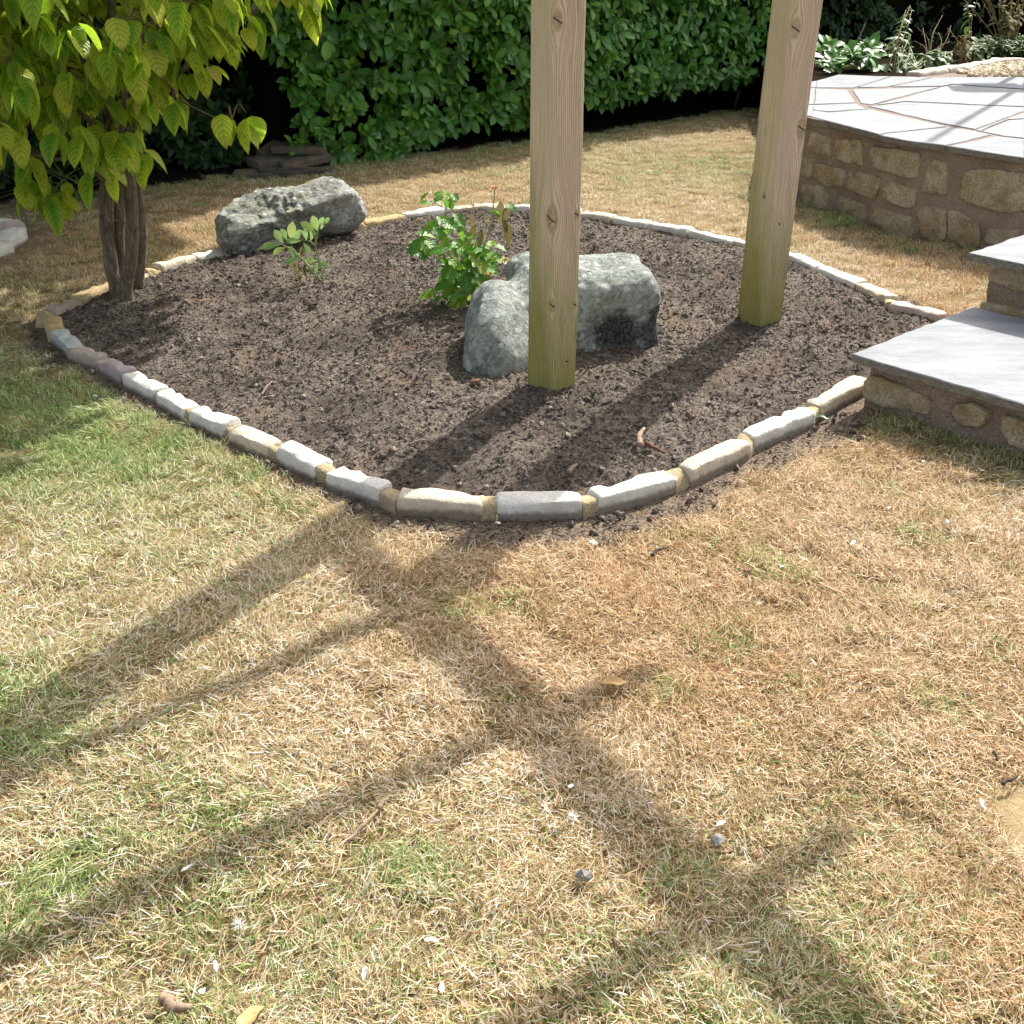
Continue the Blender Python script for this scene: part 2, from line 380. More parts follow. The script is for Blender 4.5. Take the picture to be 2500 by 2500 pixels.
M_LAUREL = m_leaf('laurel_leaf', [(0, (.02, .09, .010)), (.5, (.042, .17, .014)), (.85, (.075, .23, .02)), (1, (.19, .34, .03))], (.22, .38, .09), .18, .38, .4)
M_IVY = m_leaf('ivy_leaf', [(0, (.012, .038, .012)), (.6, (.022, .065, .018)), (1, (.05, .10, .025))], (.06, .12, .04), .15, .5, .35, 40)
M_WEED = m_leaf('weed_leaf', [(0, (.045, .12, .03)), (.6, (.09, .18, .045)), (1, (.20, .25, .06))], (.15, .24, .07), .3, .5, .3, 40)
M_HERB = m_leaf('perennial_leaf', [(0, (.05, .17, .02)), (.5, (.11, .28, .025)), (.9, (.22, .36, .035)), (1, (.38, .40, .06))], (.22, .38, .06), .4, .42, .45, 35)
M_SHRUB = m_leaf('young_shrub_leaf', [(0, (.12, .27, .07)), (.5, (.20, .38, .09)), (1, (.45, .52, .09))], (.42, .54, .24), .35, .4, .45, 20)
M_DEAD = m_leaf('withered_leaf', [(0, (.09, .07, .02)), (.5, (.17, .15, .04)), (1, (.34, .27, .11))], (.24, .19, .09), .3, .7, .2, 30)
M_STEM = m_plain('green_stem', (.27, .31, .11), .6, .3, .2, 60)
M_DRYSTEM = m_plain('dry_stem', (.30, .22, .12), .8, .2, .3, 60)
M_CORE = m_plain('hedge_inside', (.006, .006, .004), 1, .0, .4, 6)  # near-black colour stands for the shade inside hedges and crowns
M_SLATE = m_wallstone('weathered_slate', (.04, .04, .04), (.085, .08, .078), (.14, .135, .13))
M_PALE = m_plain('bleached_petal', (.74, .72, .66), .8, .2, .1, 60)
M_DRYLEAF = m_plain('dry_fallen_leaf', (.50, .31, .13), .7, .2, .2, 40)
M_WOODBIT = m_plain('weathered_stick', (.27, .19, .13), .85, .2, .35, 90)
M_REDBARK = m_plain('reddish_bark_piece', (.17, .085, .055), .85, .2, .35, 90)
M_DARKBIT = m_plain('dark_twig', (.05, .042, .036), .8, .3, .3, 60)
M_GREENLEAF = m_plain('fallen_green_leaf', (.27, .40, .22), .5, .4, .15, 40)
M_PEB = m_plain('grey_pebble', (.25, .24, .22), .85, .2, .3, 60)

# ------------------------------------------------------------------ leaf shapes
def leaf_mesh(L, Wd, prof, nu=4, nv=6, fold=.15, droop=.25, wave=.0, tint=0., seed=0):
    """leaf along +X, face towards +Z; returns v, f, uv"""
    rr = random.Random(seed); v = []; f = []; uv = []; ph = rr.uniform(0, 6)
    for j in range(nv + 1):
        t = j / nv; w = Wd / 2 * prof(t); x = L * t; zc = -droop * L * t * t
        for i in range(nu + 1):
            s = -1 + 2 * i / nu
            z = zc + abs(s) * w * fold + wave * L * math.sin(9 * t + ph + (0 if s > 0 else 2)) * abs(s) ** 2
            v.append((x, s * w, z)); uv.append((s, t))
    for j in range(nv):
        for i in range(nu): a = j * (nu + 1) + i; f.append((a, a + 1, a + nu + 2, a + nu + 1))
    return v, f, uv
def p_ov(t): return max(.02, math.sin(math.pi * min(1, t ** .78)) ** .8) if t < 1 else .02      # ovate, pointed
def p_el(t): return max(.03, math.sin(math.pi * t ** 1.15) ** .72) if 0 < t < 1 else .03        # laurel
def p_lau(t): return max(.03, math.sin(math.pi * t ** 1.35) ** .62) if 0 < t < 1 else .03
def p_ob(t): return max(.04, math.sin(math.pi * t ** 1.6) ** .62) if 0 < t < 1 else .05          # obovate
def p_lb(t): return max(.04, (math.sin(math.pi * t ** .9) ** .7) * (1 + .33 * math.sin(t * 19))) if 0 < t < 1 else .04
def p_st(t): return (1 - t) ** .5 * .9 + .1 * (1 - t)
def xf(v, M): return [M @ Vector(p) for p in v]
def leafmat(loc, d, up, s=1.):
    d = Vector(d).normalized(); up = Vector(up); y = up.cross(d)
    if y.length < 1e-3: y = d.orthogonal()
    y.normalize(); z = d.cross(y)
    m = Matrix((d, y, z)).transposed().to_4x4(); return Matrix.Translation(loc) @ m @ Matrix.Scale(s, 4)
def leaf_protos(tag_, n, mat, L, Wd, prof, **kw):
    out = []
    for k in range(n):
        v, f, uv = leaf_mesh(L * random.uniform(.92, 1.08), Wd * random.uniform(.9, 1.1), prof, fold=random.uniform(.05, .4), droop=random.uniform(.02, .5), seed=k, **kw)
        me = bpy.data.meshes.new('leaf'); me.from_pydata(v, [], f); me.materials.append(mat)
        me.polygons.foreach_set('use_smooth', [True] * len(me.polygons))
        l = me.uv_layers.new(name='UVMap'); vi = np.zeros(len(me.loops), int); me.loops.foreach_get('vertex_index', vi); l.data.foreach_set('uv', np.asarray(uv, float)[vi].ravel())
        at = me.attributes.new('tint', 'FLOAT', 'POINT'); at.data.foreach_set('value', [0.] * len(v)); me.update(); out.append(me)
    return out
def put_leaf(me, M, parent, name='leaf'):
    o = bpy.data.objects.new(name, me); COL.objects.link(o); o.parent = parent
    o.matrix_basis = Matrix.Translation(-Vector(parent.location)) @ M; return o

# ------------------------------------------------------------------ scatter of stuff with geometry nodes
def protos(meshes, name):
    c = bpy.data.collections.new(name)
    for i, (v, f, mat, cols, sm) in enumerate(meshes):
        me = bpy.data.meshes.new(name); me.from_pydata([tuple(p) for p in v], [], f); me.materials.append(mat)
        if sm: me.polygons.foreach_set('use_smooth', [True] * len(me.polygons))
        for k, a in (cols or {}).items():
            at = me.attributes.new(k, 'FLOAT', 'POINT'); at.data.foreach_set('value', np.asarray(a, float))
        me.update(); c.objects.link(bpy.data.objects.new('%s_%02d' % (name, i), me))
    return c
def scatter(name, P, rot, scl, idx, coll, extra, label=None, cat=None, mat=None):
    me = bpy.data.meshes.new(name); me.vertices.add(len(P)); me.vertices.foreach_set('co', np.asarray(P, float).ravel())
    def at(k, ty, a, fld='value'):
        x = me.attributes.new(k, ty, 'POINT'); x.data.foreach_set(fld, np.asarray(a).ravel())
    at('rot', 'FLOAT_VECTOR', np.asarray(rot, float), 'vector'); at('scl', 'FLOAT', np.asarray(scl, float)); at('idx', 'INT', np.asarray(idx, int))
    for k, a in extra.items(): at(k, 'FLOAT', np.asarray(a, float))
    if mat: me.materials.append(mat)
    o = bpy.data.objects.new(name, me); COL.objects.link(o)
    ng = bpy.data.node_groups.new(name, 'GeometryNodeTree')
    ng.interface.new_socket('Geometry', in_out='INPUT', socket_type='NodeSocketGeometry'); ng.interface.new_socket('Geometry', in_out='OUTPUT', socket_type='NodeSocketGeometry')
    N = ng.nodes; gi = N.new('NodeGroupInput'); go = N.new('NodeGroupOutput'); ip = N.new('GeometryNodeInstanceOnPoints'); ci = N.new('GeometryNodeCollectionInfo')
    ci.inputs['Collection'].default_value = coll; ci.inputs['Separate Children'].default_value = True; ci.inputs['Reset Children'].default_value = True
    def na(k, ty):
        q = N.new('GeometryNodeInputNamedAttribute'); q.data_type = ty; q.inputs['Name'].default_value = k; return q.outputs['Attribute']
    L = ng.links; L.new(gi.outputs[0], ip.inputs['Points']); L.new(ci.outputs[0], ip.inputs['Instance']); ip.inputs['Pick Instance'].default_value = True
    L.new(na('idx', 'INT'), ip.inputs['Instance Index']); L.new(na('rot', 'FLOAT_VECTOR'), ip.inputs['Rotation']); L.new(na('scl', 'FLOAT'), ip.inputs['Scale'])
    L.new(ip.outputs[0], go.inputs[0])
    md = o.modifiers.new('scatter', 'NODES'); md.node_group = ng
    return tag(o, label, cat, kind='stuff')

# ================================================================== GROUND, BED OUTLINE
EDGE = [  # kind, photo point of one end of the top, other end (top at 5 cm)
 ('tan', (124, 768), (135, 800)), ('grey', (141, 803), (186, 844)), ('brown', (184, 847), (248, 871)), ('mauve', (250, 873), (312, 906)),
 ('white', (316, 910), (391, 947)), ('white', (397, 951), (466, 991)), ('white', (477, 996), (564, 1034)), ('cream', (572, 1039), (672, 1084)),
 ('white', (691, 1089), (790, 1131)), ('white', (816, 1142), (940, 1188)), ('cream', (976, 1201), (1180, 1213)), ('white', (1213, 1213), (1420, 1209)),
 ('white', (1447, 1203), (1640, 1152)), ('cream', (1669, 1143), (1815, 1073)), ('white', (1826, 1060), (1973, 996)), ('cream', (1987, 984), (2112, 916)),
 ('pink', (2303, 764), (2181, 735)), ('cream', (2178, 722), (2106, 690)), ('white', (2101, 686), (2006, 651)), ('white', (2001, 647), (1935, 622)),
 ('white', (1930, 620), (1865, 600)), ('pink', (1860, 598), (1797, 586)), ('white', (1793, 584), (1690, 563)), ('white', (1686, 561), (1590, 543)),
 ('white', (1586, 542), (1504, 529)), ('cream', (1499, 528), (1420, 514)), ('white', (1416, 513), (1360, 507)), ('white', (1356, 507), (1298, 503)),
 ('white', (1294, 503), (1238, 501)), ('cream', (1233, 501), (1156, 501)), ('cream', (1150, 501), (1080, 506)), ('white', (1076, 507), (985, 521)),
 ('tan', (980, 523), (884, 541)), ('tan', (880, 543), (790, 565)), ('tan', (784, 567), (690, 583)), ('cream', (686, 584), (610, 597)), ('cream', (604, 598), (542, 608)),
 ('white', (536, 609), (473, 622)), ('cream', (468, 623), (382, 648)), ('tan', (377, 650), (352, 661)), ('cream', (346, 663), (292, 684)),
 ('tan', (286, 687), (184, 725)), ('brown', (180, 729), (114, 758)), ('tan', (110, 760), (100, 765))]
ring = []
for k, a, b in EDGE: ring += [gz(a[0], a[1], .05), gz(b[0], b[1], .05)]
RING = np.array([(p.x, p.y) for p in ring])
# the outline steps out under the slab between stone 16 and 17
def inside(P, poly):
    x, y = P[:, 0], P[:, 1]; c = np.zeros(len(P), bool); n = len(poly)
    for i in range(n):
        x1, y1 = poly[i]; x2, y2 = poly[(i + 1) % n]
        t = ((y1 > y) != (y2 > y)) & (x < (x2 - x1) * (y - y1) / ((y2 - y1) + 1e-12) + x1); c ^= t
    return c
def dist(P, poly, closed=True):
    d = np.full(len(P), 1e9); n = len(poly)
    for i in range(n if closed else n - 1):
        a = np.array(poly[i]); b = np.array(poly[(i + 1) % n]); ab = b - a
        t = np.clip(((P - a) @ ab) / (ab @ ab + 1e-12), 0, 1); d = np.minimum(d, np.hypot(*(P - a - t[:, None] * ab).T))
    return d
def w2(pts, z): return [tuple(gz(x, y, z)[:2]) for x, y in pts]
PZ = .57; Z1 = .22; Z2 = .45
PATIO = w2([(1958, 291), (1975, 288), (2053, 302), (2148, 329), (2217, 342), (2318, 357), (2500, 384)], PZ)
PATIO = [(2.02, 7.9)] + PATIO[1:] + [(4.6, 5.35), (8.0, 5.3), (8.0, 10.25)] + w2([(2500, 187), (2050, 182), (1995, 196), (1938, 213), (1930, 245)], PZ)
STEP1 = w2([(2078, 864), (2374, 748), (2500, 783)], Z1); STEP1 = [STEP1[0], STEP1[1], (STEP1[1][0] + .75, STEP1[1][1] - .28), (2.75, 2.6), ]
s1f = Vector(w2([(2500, 986)], Z1)[0]) - Vector(w2([(2078, 864)], Z1)[0]); s1f = s1f.normalized()
A1 = Vector(w2([(2078, 864)], Z1)[0]); B1 = Vector(w2([(2374, 748)], Z1)[0]); LEN1 = 1.75
STEP1 = [A1, B1, B1 + s1f * LEN1, A1 + s1f * LEN1]
A2 = Vector(w2([(2364, 617)], Z2)[0]); s2f = (Vector(w2([(2500, 652)], Z2)[0]) - A2).normalized(); s2b = (Vector(w2([(2500, 572)], Z2)[0]) - A2).normalized()
STEP2 = [A2, A2 + s2b * .62, A2 + s2b * .62 + s1f * LEN1, A2 + s1f * LEN1]
def mound(x, y):                                        # gentle unevenness of the lawn
    return .018 * fb2(x, y, .9, 3, 5) + .006 * fb2(x, y, 5, 2, 9)
def grid(name, x0, x1, y0, y1, st, zf, mat, keep=None, colf=None):
    xs = np.arange(x0, x1 + 1e-6, st); ys = np.arange(y0, y1 + 1e-6, st); X, Y = np.meshgrid(xs, ys); P = np.stack([X.ravel(), Y.ravel()], 1)
    Z = zf(P); n = len(xs); m = len(ys); i = np.arange(n * m).reshape(m, n)
    F = np.stack([i[:-1, :-1], i[:-1, 1:], i[1:, 1:], i[1:, :-1]], -1).reshape(-1, 4)
    if keep is not None:
        kf = keep(P); F = F[kf[F].any(1)]
    u, inv = np.unique(F, return_inverse=True); F = inv.reshape(F.shape)
    V = np.column_stack([P, Z])[u]
    cols = {k: a[u] for k, a in colf(P).items()} if colf else None
    return mk(name, V.tolist(), F.tolist(), mat, None, True, None, cols)
def dirtf(P):
    d = dist(P, RING); ins = inside(P, RING)
    w = .13 + .09 * fb2(P[:, 0], P[:, 1], 2.2, 3, 2); w = w + .10 * np.exp(-((P[:, 0] - .2) ** 2 + (P[:, 1] - 2.9) ** 2) / .3) + .12 * np.exp(-((P[:, 0] - 1.1) ** 2 + (P[:, 1] - 3.6) ** 2) / .08) + .08 * np.exp(-((P[:, 0] + 2.2) ** 2 + (P[:, 1] - 4.5) ** 2) / .15)
    w = np.where(P[:, 1] > 5.3, w * .3, w)
    q = np.clip((w - d) / .06 + .5, 0, 1); q[ins] = 1
    q = np.maximum(q, np.clip(1.3 - np.hypot(P[:, 0] - 2.0, P[:, 1] - 3.15) / .22, 0, 1) * .8)
    q = np.maximum(q, np.clip(1.6 - np.hypot(P[:, 0] + 4.0, (P[:, 1] - 6.3) * .7) / .9, 0, 1))
    return q
SANDC = gz(2500, 2010, 0)
def sandf(P):
    n = fb2(P[:, 0], P[:, 1], 9, 3, 8) * .05
    return np.clip((.15 - np.hypot((P[:, 0] - SANDC.x - .06) * .9, (P[:, 1] - SANDC.y) * .9) + n) / .05, 0, 1)
HEDGE_LINE = [(-7.5, 6.9), (-4.6, 6.95), (-2.93, 7.95), (-1.85, 8.75), (.19, 10.2), (2.53, 12.3), (4.3, 13.6), (9.5, 14.2)]
def behind(P, off=0.):                                  # >0 behind the foot of the hedge
    h = np.array(HEDGE_LINE); y = np.interp(P[:, 0], h[:, 0], h[:, 1]); return P[:, 1] - y - off
def lawn_z(P):
    z = mound(P[:, 0], P[:, 1]); ins = inside(P, RING); d = dist(P, RING)
    z = np.where(ins & (d > .08), -.06, z); z = np.where(d < .1, np.minimum(z, .0), z); return z - .004
def lawn_col(P):
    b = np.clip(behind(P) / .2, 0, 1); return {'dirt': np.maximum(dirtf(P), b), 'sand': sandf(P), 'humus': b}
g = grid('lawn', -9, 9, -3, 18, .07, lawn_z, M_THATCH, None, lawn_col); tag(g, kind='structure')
gp = mk('ground', [(-70, -70, -.1), (70, -70, -.1), (70, 70, -.1), (-70, 70, -.1)], [(0, 1, 2, 3)], m_plain('rough_ground', (.16, .15, .07), 1, 0, .3, .6), None, False); tag(gp, kind='structure')

# soil of the bed
def soil_z(P):
    d = dist(P, RING); x, y = P[:, 0], P[:, 1]
    z = .012 + .035 * np.clip(d / .5, 0, 1) + .012 * fb2(x, y, 1.6, 3, 3) + .013 * fb2(x, y, 9, 3, 4) + .009 * fb2(x, y, 30, 2, 6)
    k = vn(np.stack([x * 24, y * 24, x * 0], -1), 12); z += .012 * np.clip(k - .25, 0, 1); z += .007 * np.abs(fb2(x, y, 46, 2, 16)) + .003 * vn(np.stack([x * 90, y * 90, x * 0], -1), 13)
    return z
soil = grid('bed_soil', RING[:, 0].min(), RING[:, 0].max(), RING[:, 1].min(), RING[:, 1].max(), .0145, soil_z, M_SOIL,
            lambda P: inside(P, RING)); tag(soil, kind='structure')
def soil_at(x, y): return float(soil_z(np.array([[x, y]]))[0])
def lawn_at(x, y): return float(mound(np.array([x]), np.array([y]))[0])

# ================================================================== EDGING STONES
def rock_bar(a, b, w, z0, z1, seed, ns=11, am=.007, taper=1.):
    r = np.random.default_rng(seed); a = Vector((*a[:2], 0)); b = Vector((*b[:2], 0)); d = (b - a); L = d.length; d /= L; nrm = Vector((-d.y, d.x, 0))
    prof = [(-.5, 0), (-.5, .35), (-.5, .68), (-.49, .9), (-.43, .985), (-.2, 1.0), (.1, 1.01), (.43, .985), (.49, .9), (.5, .68), (.5, .35), (.5, 0)]
    v = []; n = len(prof); o1, o2, o3 = r.uniform(0, 50, 3); tw = r.uniform(-.08, .08); dz = r.uniform(-.008, .008)
    ts = [0, .02, .07] + list(np.linspace(.16, .84, ns - 3)) + [.93, .98, 1]
    pts = []
    for t in ts:
        e = min(t, 1 - t); sh = .9 if e == 0 else (.985 if e < .03 else 1.); hh = .90 if e == 0 else (.985 if e < .03 else 1)
        wm = 1 + .09 * math.sin(t * 3 + o1) + tw * (t - .5) * 3
        for (py, pz) in prof:
            pts.append((t * L, py * w * wm * sh, z0 + (z1 - z0) * pz * hh + (dz * (t - .5) * 2 + .003 * math.sin(t * 4 + o2)) * pz))
    P = np.array(pts); N1 = fbm(P * 24 + o1, 3, 1); N2 = fbm(P * 24 + o2, 3, 2); N3 = fbm(P * 20 + o3, 3, 3)
    P[:, 1] += am * .6 * N1; P[:, 2] += am * .35 * N2 * (P[:, 2] > z0 + .01); P[:, 0] += am * .7 * N3
    # a chipped arris here and there
    for _ in range(3):
        c = np.array([r.uniform(0, L), r.choice([-.5, .5]) * w, z1]); q = np.linalg.norm(P - c, axis=1); k = np.clip(1 - q / .04, 0, 1); P[:, 2] -= k * .009; P[:, 1] -= np.sign(c[1]) * k * .01
    v = [a + d * p[0] + nrm * p[1] + Vector((0, 0, p[2])) for p in P]; f = []
    for i in range(len(ts) - 1):
        for k in range(n - 1): f.append((i * n + k, (i + 1) * n + k, (i + 1) * n + k + 1, i * n + k + 1))
    f.append(tuple(range(n))); f.append(tuple(range((len(ts) - 1) * n, len(ts) * n))[::-1])
    return v, f
def shade_ang(o, a=40):
    try: o.data.set_sharp_from_angle(angle=RAD(a))
    except Exception: pass
    return o
edging = thing('stone_edging', 'low kerb of mortared pale limestone pieces curving round the soil bed', 'edging', (0.1, 2.97, 0))
names = {'tan': 'tan sandstone piece', 'grey': 'blue grey sandstone piece', 'brown': 'brown sandstone piece', 'mauve': 'mauve sandstone piece', 'pink': 'pinkish limestone piece', 'cream': 'cream limestone piece'}
for i, (k, a, b) in enumerate(EDGE):
    A, B = gz(*a, .05), gz(*b, .05); far = (A.y + B.y) / 2 > 4.6
    w = (.082 if not far else .088) + random.uniform(-.006, .008)
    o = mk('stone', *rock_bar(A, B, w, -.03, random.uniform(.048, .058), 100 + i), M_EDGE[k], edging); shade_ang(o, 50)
    if k in ('tan', 'grey', 'brown', 'mauve', 'pink'): o['label'] = names[k]
    a2 = EDGE[(i + 1) % len(EDGE)]
    if i == 15: continue
    C = gz(*a2[1], .05); D = B; dd = (C - D)
    if dd.length < .4:
        u = dd.normalized(); o = mk('mortar', *rock_bar(D - u * .012, C + u * .012, w * .86, -.03, .042, 300 + i, 5, .004), M_MORT2, edging); shade_ang(o, 60)
# second edged bed at the left border
ed2 = thing('stone_edging', 'short run of pale grey edging stones at the left border beyond the tree', 'edging', (-3.6, 5.9, 0))
E2 = [((-70, 700), (-20, 640)), ((-60, 625), (10, 598)), ((-4, 592), (44, 566)), ((-30, 548), (22, 549)), ((24, 552), (40, 562))]
for i, (a, b) in enumerate(E2):
    if i == 0: continue
    o = mk('stone', *rock_bar(gz(*a, .05), gz(*b, .05), .13, -.03, .06 + .008 * i, 400 + i), M_EDGE['pink' if i == 4 else 'white'], ed2); shade_ang(o, 50)

# ================================================================== WALL STONES
def stone_on_face(poly, frame, proud=.022, depth=.05, seed=0, n=26, rnd=.16):
    """poly in (s, z) on a vertical face; frame(s, z, out) -> world"""
    r = np.random.default_rng(seed); P = np.array(poly, float); c = P.mean(0); m = len(P); R = []
    per = [np.linalg.norm(P[(i + 1) % m] - P[i]) for i in range(m)]; tot = sum(per)
    for i in range(m):
        a, b = P[i], P[(i + 1) % m]; k = max(2, int(round(n * per[i] / tot)))
        for j in range(k): R.append(a + (b - a) * j / k)
    R = np.array(R)
    for _ in range(1): R = .15 * np.roll(R, 1, 0) + .7 * R + .15 * np.roll(R, -1, 0)
    j = vn(np.column_stack([R * 22, np.full(len(R), seed * 3.1)]), seed)[:, None] * .007 + r.uniform(-.0022, .0022, (len(R), 1))
    R = c + (R - c) * (1 + j / np.linalg.norm(R - c, axis=1, keepdims=True))
    v = []; f = []; k = len(R); size = np.abs(R - c).max()
    levels = [(1.0, -depth), (1.0, proud * .45), (.975, proud * .85), (.9, proud * .95), (.6, proud * 1.0), (.3, proud * 1.02)]
    for li, (q, o) in enumerate(levels):
        for p in R:
            pp = c + (p - c) * q; nn = float(fbm(np.array([[pp[0] * 22, pp[1] * 22, seed * 1.7]]), 3, seed)[0]) * .011 if li > 1 else 0
            v.append(frame(pp[0], pp[1], o + nn))
    for li in range(len(levels) - 1):
        for a in range(k): b = (a + 1) % k; f.append((li * k + a, li * k + b, (li + 1) * k + b, (li + 1) * k + a))
    v.append(frame(c[0], c[1], proud * 1.15)); e = (len(levels) - 1) * k
    for a in range(k): f.append((e + a, e + (a + 1) % k, len(v) - 1))
    return v, f
class Face:                                             # vertical face over a plan polyline
    def __init__(s, pts):
        s.p = [Vector(p) for p in pts]; s.s = [0]
        for a, b in zip(s.p, s.p[1:]): s.s.append(s.s[-1] + (b - a).length)
    def at(s, q, z, o=0.):
        i = 0
        while i < len(s.p) - 2 and q > s.s[i + 1]: i += 1
        a, b = s.p[i], s.p[i + 1]; d = (b - a).normalized(); nn = Vector((-d.y, d.x)) * -1
        # smooth normal
        def nm(i):
            dd = (s.p[min(i + 1, len(s.p) - 1)] - s.p[max(i - 1, 0)]).normalized(); return Vector((dd.y, -dd.x))
        t = min(1, max(0, (q - s.s[i]) / (b - a).length)); nn = nm(i).lerp(nm(i + 1), t).normalized()
        if nn.dot(Vector((-1, -1))) < 0: nn = -nn
        pt = a + d * (q - s.s[i]); return Vector((pt.x + nn.x * o, pt.y + nn.y * o, z))
    def hit(s, px, py):
        d = ray(px, py); best = None
        for i in range(len(s.p) - 1):
            a, b = s.p[i], s.p[i + 1]; e = b - a
            den = d.x * e.y - d.y * e.x
            if abs(den) < 1e-9: continue
            t = (a.x * e.y - a.y * e.x) / den; u = ((d.x * t - a.x) * e.x + (d.y * t - a.y) * e.y) / e.length_squared
            lo = -40 if i == 0 else -1e-6; hi = 1e3 if i == len(s.p) - 2 else 1 + 1e-6
            if t > 0 and lo <= u <= hi and (best is None or t < best[2]): best = (s.s[i] + u * e.length, CAM_H + d.z * t, t)
        if best is None: best = (s.s[-2] + u * e.length, CAM_H + d.z * t, t)
        return best[:2]
def wall_core(face, s0, s1, z0, z1, st, mat, parent, am=.012, name='mortar'):
    ns = int((s1 - s0) / st) + 1; nz = int((z1 - z0) / st) + 1; v = []; f = []
    for j in range(nz + 1):
        for i in range(ns + 1):
            q = s0 + (s1 - s0) * i / ns; z = z0 + (z1 - z0) * j / nz
            o = am * float(fbm(np.array([[q * 14, z * 14, 2.2]]), 4, 31)[0]); v.append(face.at(q, z, o))
    for j in range(nz):
        for i in range(ns): a = j * (ns + 1) + i; f.append((a, a + 1, a + ns + 2, a + ns + 1))
    return mk(name, v, f, mat, parent)
def c4(pts): return [(1800 + x / 2.76, y / 2.76) for x, y in pts]
def c5(pts): return [(1900 + x / 2.577, 500 + y / 2.577) for x, y in pts]

wall = thing('retaining_wall', 'curved rubble stone retaining wall carrying the raised grey paved patio', 'wall', (2.5, 6.5, 0))
off = .05
wf = []
for i, p in enumerate(PATIO[:9]):
    a = Vector(PATIO[max(i - 1, 0)]); b = Vector(PATIO[min(i + 1, 8)]); d = (b - a).normalized(); nn = Vector((-d.y, d.x))
    if nn.dot(Vector((1, 1))) < 0: nn = -nn
    wf.append(Vector(p) + nn * off)
LEFT = [Vector((3.1, 10.3)), Vector((2.72, 9.75)), Vector((2.33, 8.95)), Vector((2.12, 8.3))]
WF = Face([Vector(PATIO[-3]) + Vector((.07, -.0)), Vector(PATIO[-2]) + Vector((.07, 0)), Vector(PATIO[-1]) + Vector((.07, 0))] + wf)
wall_core(WF, 0, WF.s[-1], -.05, PZ - .03, .03, M_MORT, wall, .008)
WS = [  # traced stones in the enlarged view of the wall
 [(500, 875), (640, 925), (638, 1060), (490, 1005)], [(682, 935), (835, 935), (850, 1120), (670, 1070)],
 [(905, 985), (1120, 1000), (1235, 1035), (1225, 1175), (1190, 1205), (960, 1140), (900, 1105)],
 [(1340, 1062), (1420, 1100), (1415, 1320), (1255, 1290), (1295, 1120)],
 [(1530, 1150), (1700, 1128), (1950, 1170), (1990, 1400), (1800, 1435), (1640, 1395), (1485, 1325)],
 [(440, 1060), (520, 1065), (500, 1195), (430, 1180)], [(545, 1098), (730, 1140), (720, 1260), (620, 1255), (525, 1190)],
 [(765, 1145), (978, 1190), (940, 1345), (860, 1320), (750, 1265)], [(1040, 1212), (1120, 1250), (1225, 1275), (1195, 1400), (1120, 1395), (980, 1320), (990, 1265)],
 [(450, 1245), (560, 1250), (620, 1310), (600, 1410), (500, 1400), (435, 1330)], [(690, 1315), (880, 1385), (860, 1500), (780, 1500), (655, 1420)],
 [(935, 1392), (1190, 1460), (1185, 1590), (1090, 1600), (910, 1500)], [(1230, 1400), (1330, 1385), (1412, 1420), (1420, 1600), (1350, 1640), (1215, 1560)],
 [(1428, 1410), (1500, 1425), (1635, 1500), (1640, 1660), (1560, 1680), (1430, 1610)], [(1690, 1540), (1900, 1550), (1890, 1630), (1780, 1680), (1665, 1620)],
 [(400, 880), (480, 860), (470, 1000), (400, 1000)], [(330, 1060), (425, 1050), (415, 1170), (330, 1160)], [(340, 1210), (430, 1230), (425, 1330), (340, 1310)],
 [(1700, 1060), (1850, 1085), (1840, 1115), (1705, 1105)], [(2030, 1200), (2300, 1230), (2300, 1420), (2030, 1400)], [(1960, 1490), (2180, 1500), (2170, 1640), (1950, 1650)]]
for i, q in enumerate(WS):
    poly = [WF.hit(*p) for p in c4(q)]
    if i in (15, 16, 17, 18): continue
    o = mk('stone', *stone_on_face(poly, WF.at, .02, .04, i + 1, 34), M_WALL, wall); shade_ang(o, 55)
r_ = random.Random(4)                                    # the same rubble goes on along the unseen stretches
for (a, b) in ((0.0, WF.hit(1940, 400)[0] - .05), (WF.hit(2620, 500)[0], WF.s[-1])):
    for row in range(3):
        s_ = a + r_.uniform(0, .1)
        while s_ < b - .1:
            l = r_.uniform(.14, .3); l = min(l, b - s_); z = .02 + row * .17
            if l < .1: break
            poly = [(s_, z + r_.uniform(0, .02)), (s_ + l - .03, z + r_.uniform(0, .02)), (s_ + l - .03, z + r_.uniform(.12, .145)), (s_ + .01, z + r_.uniform(.12, .145))]
            mk('stone', *stone_on_face(poly, WF.at, .02, .03, int(s_ * 90) + row, 16), M_WALL, wall); s_ += l

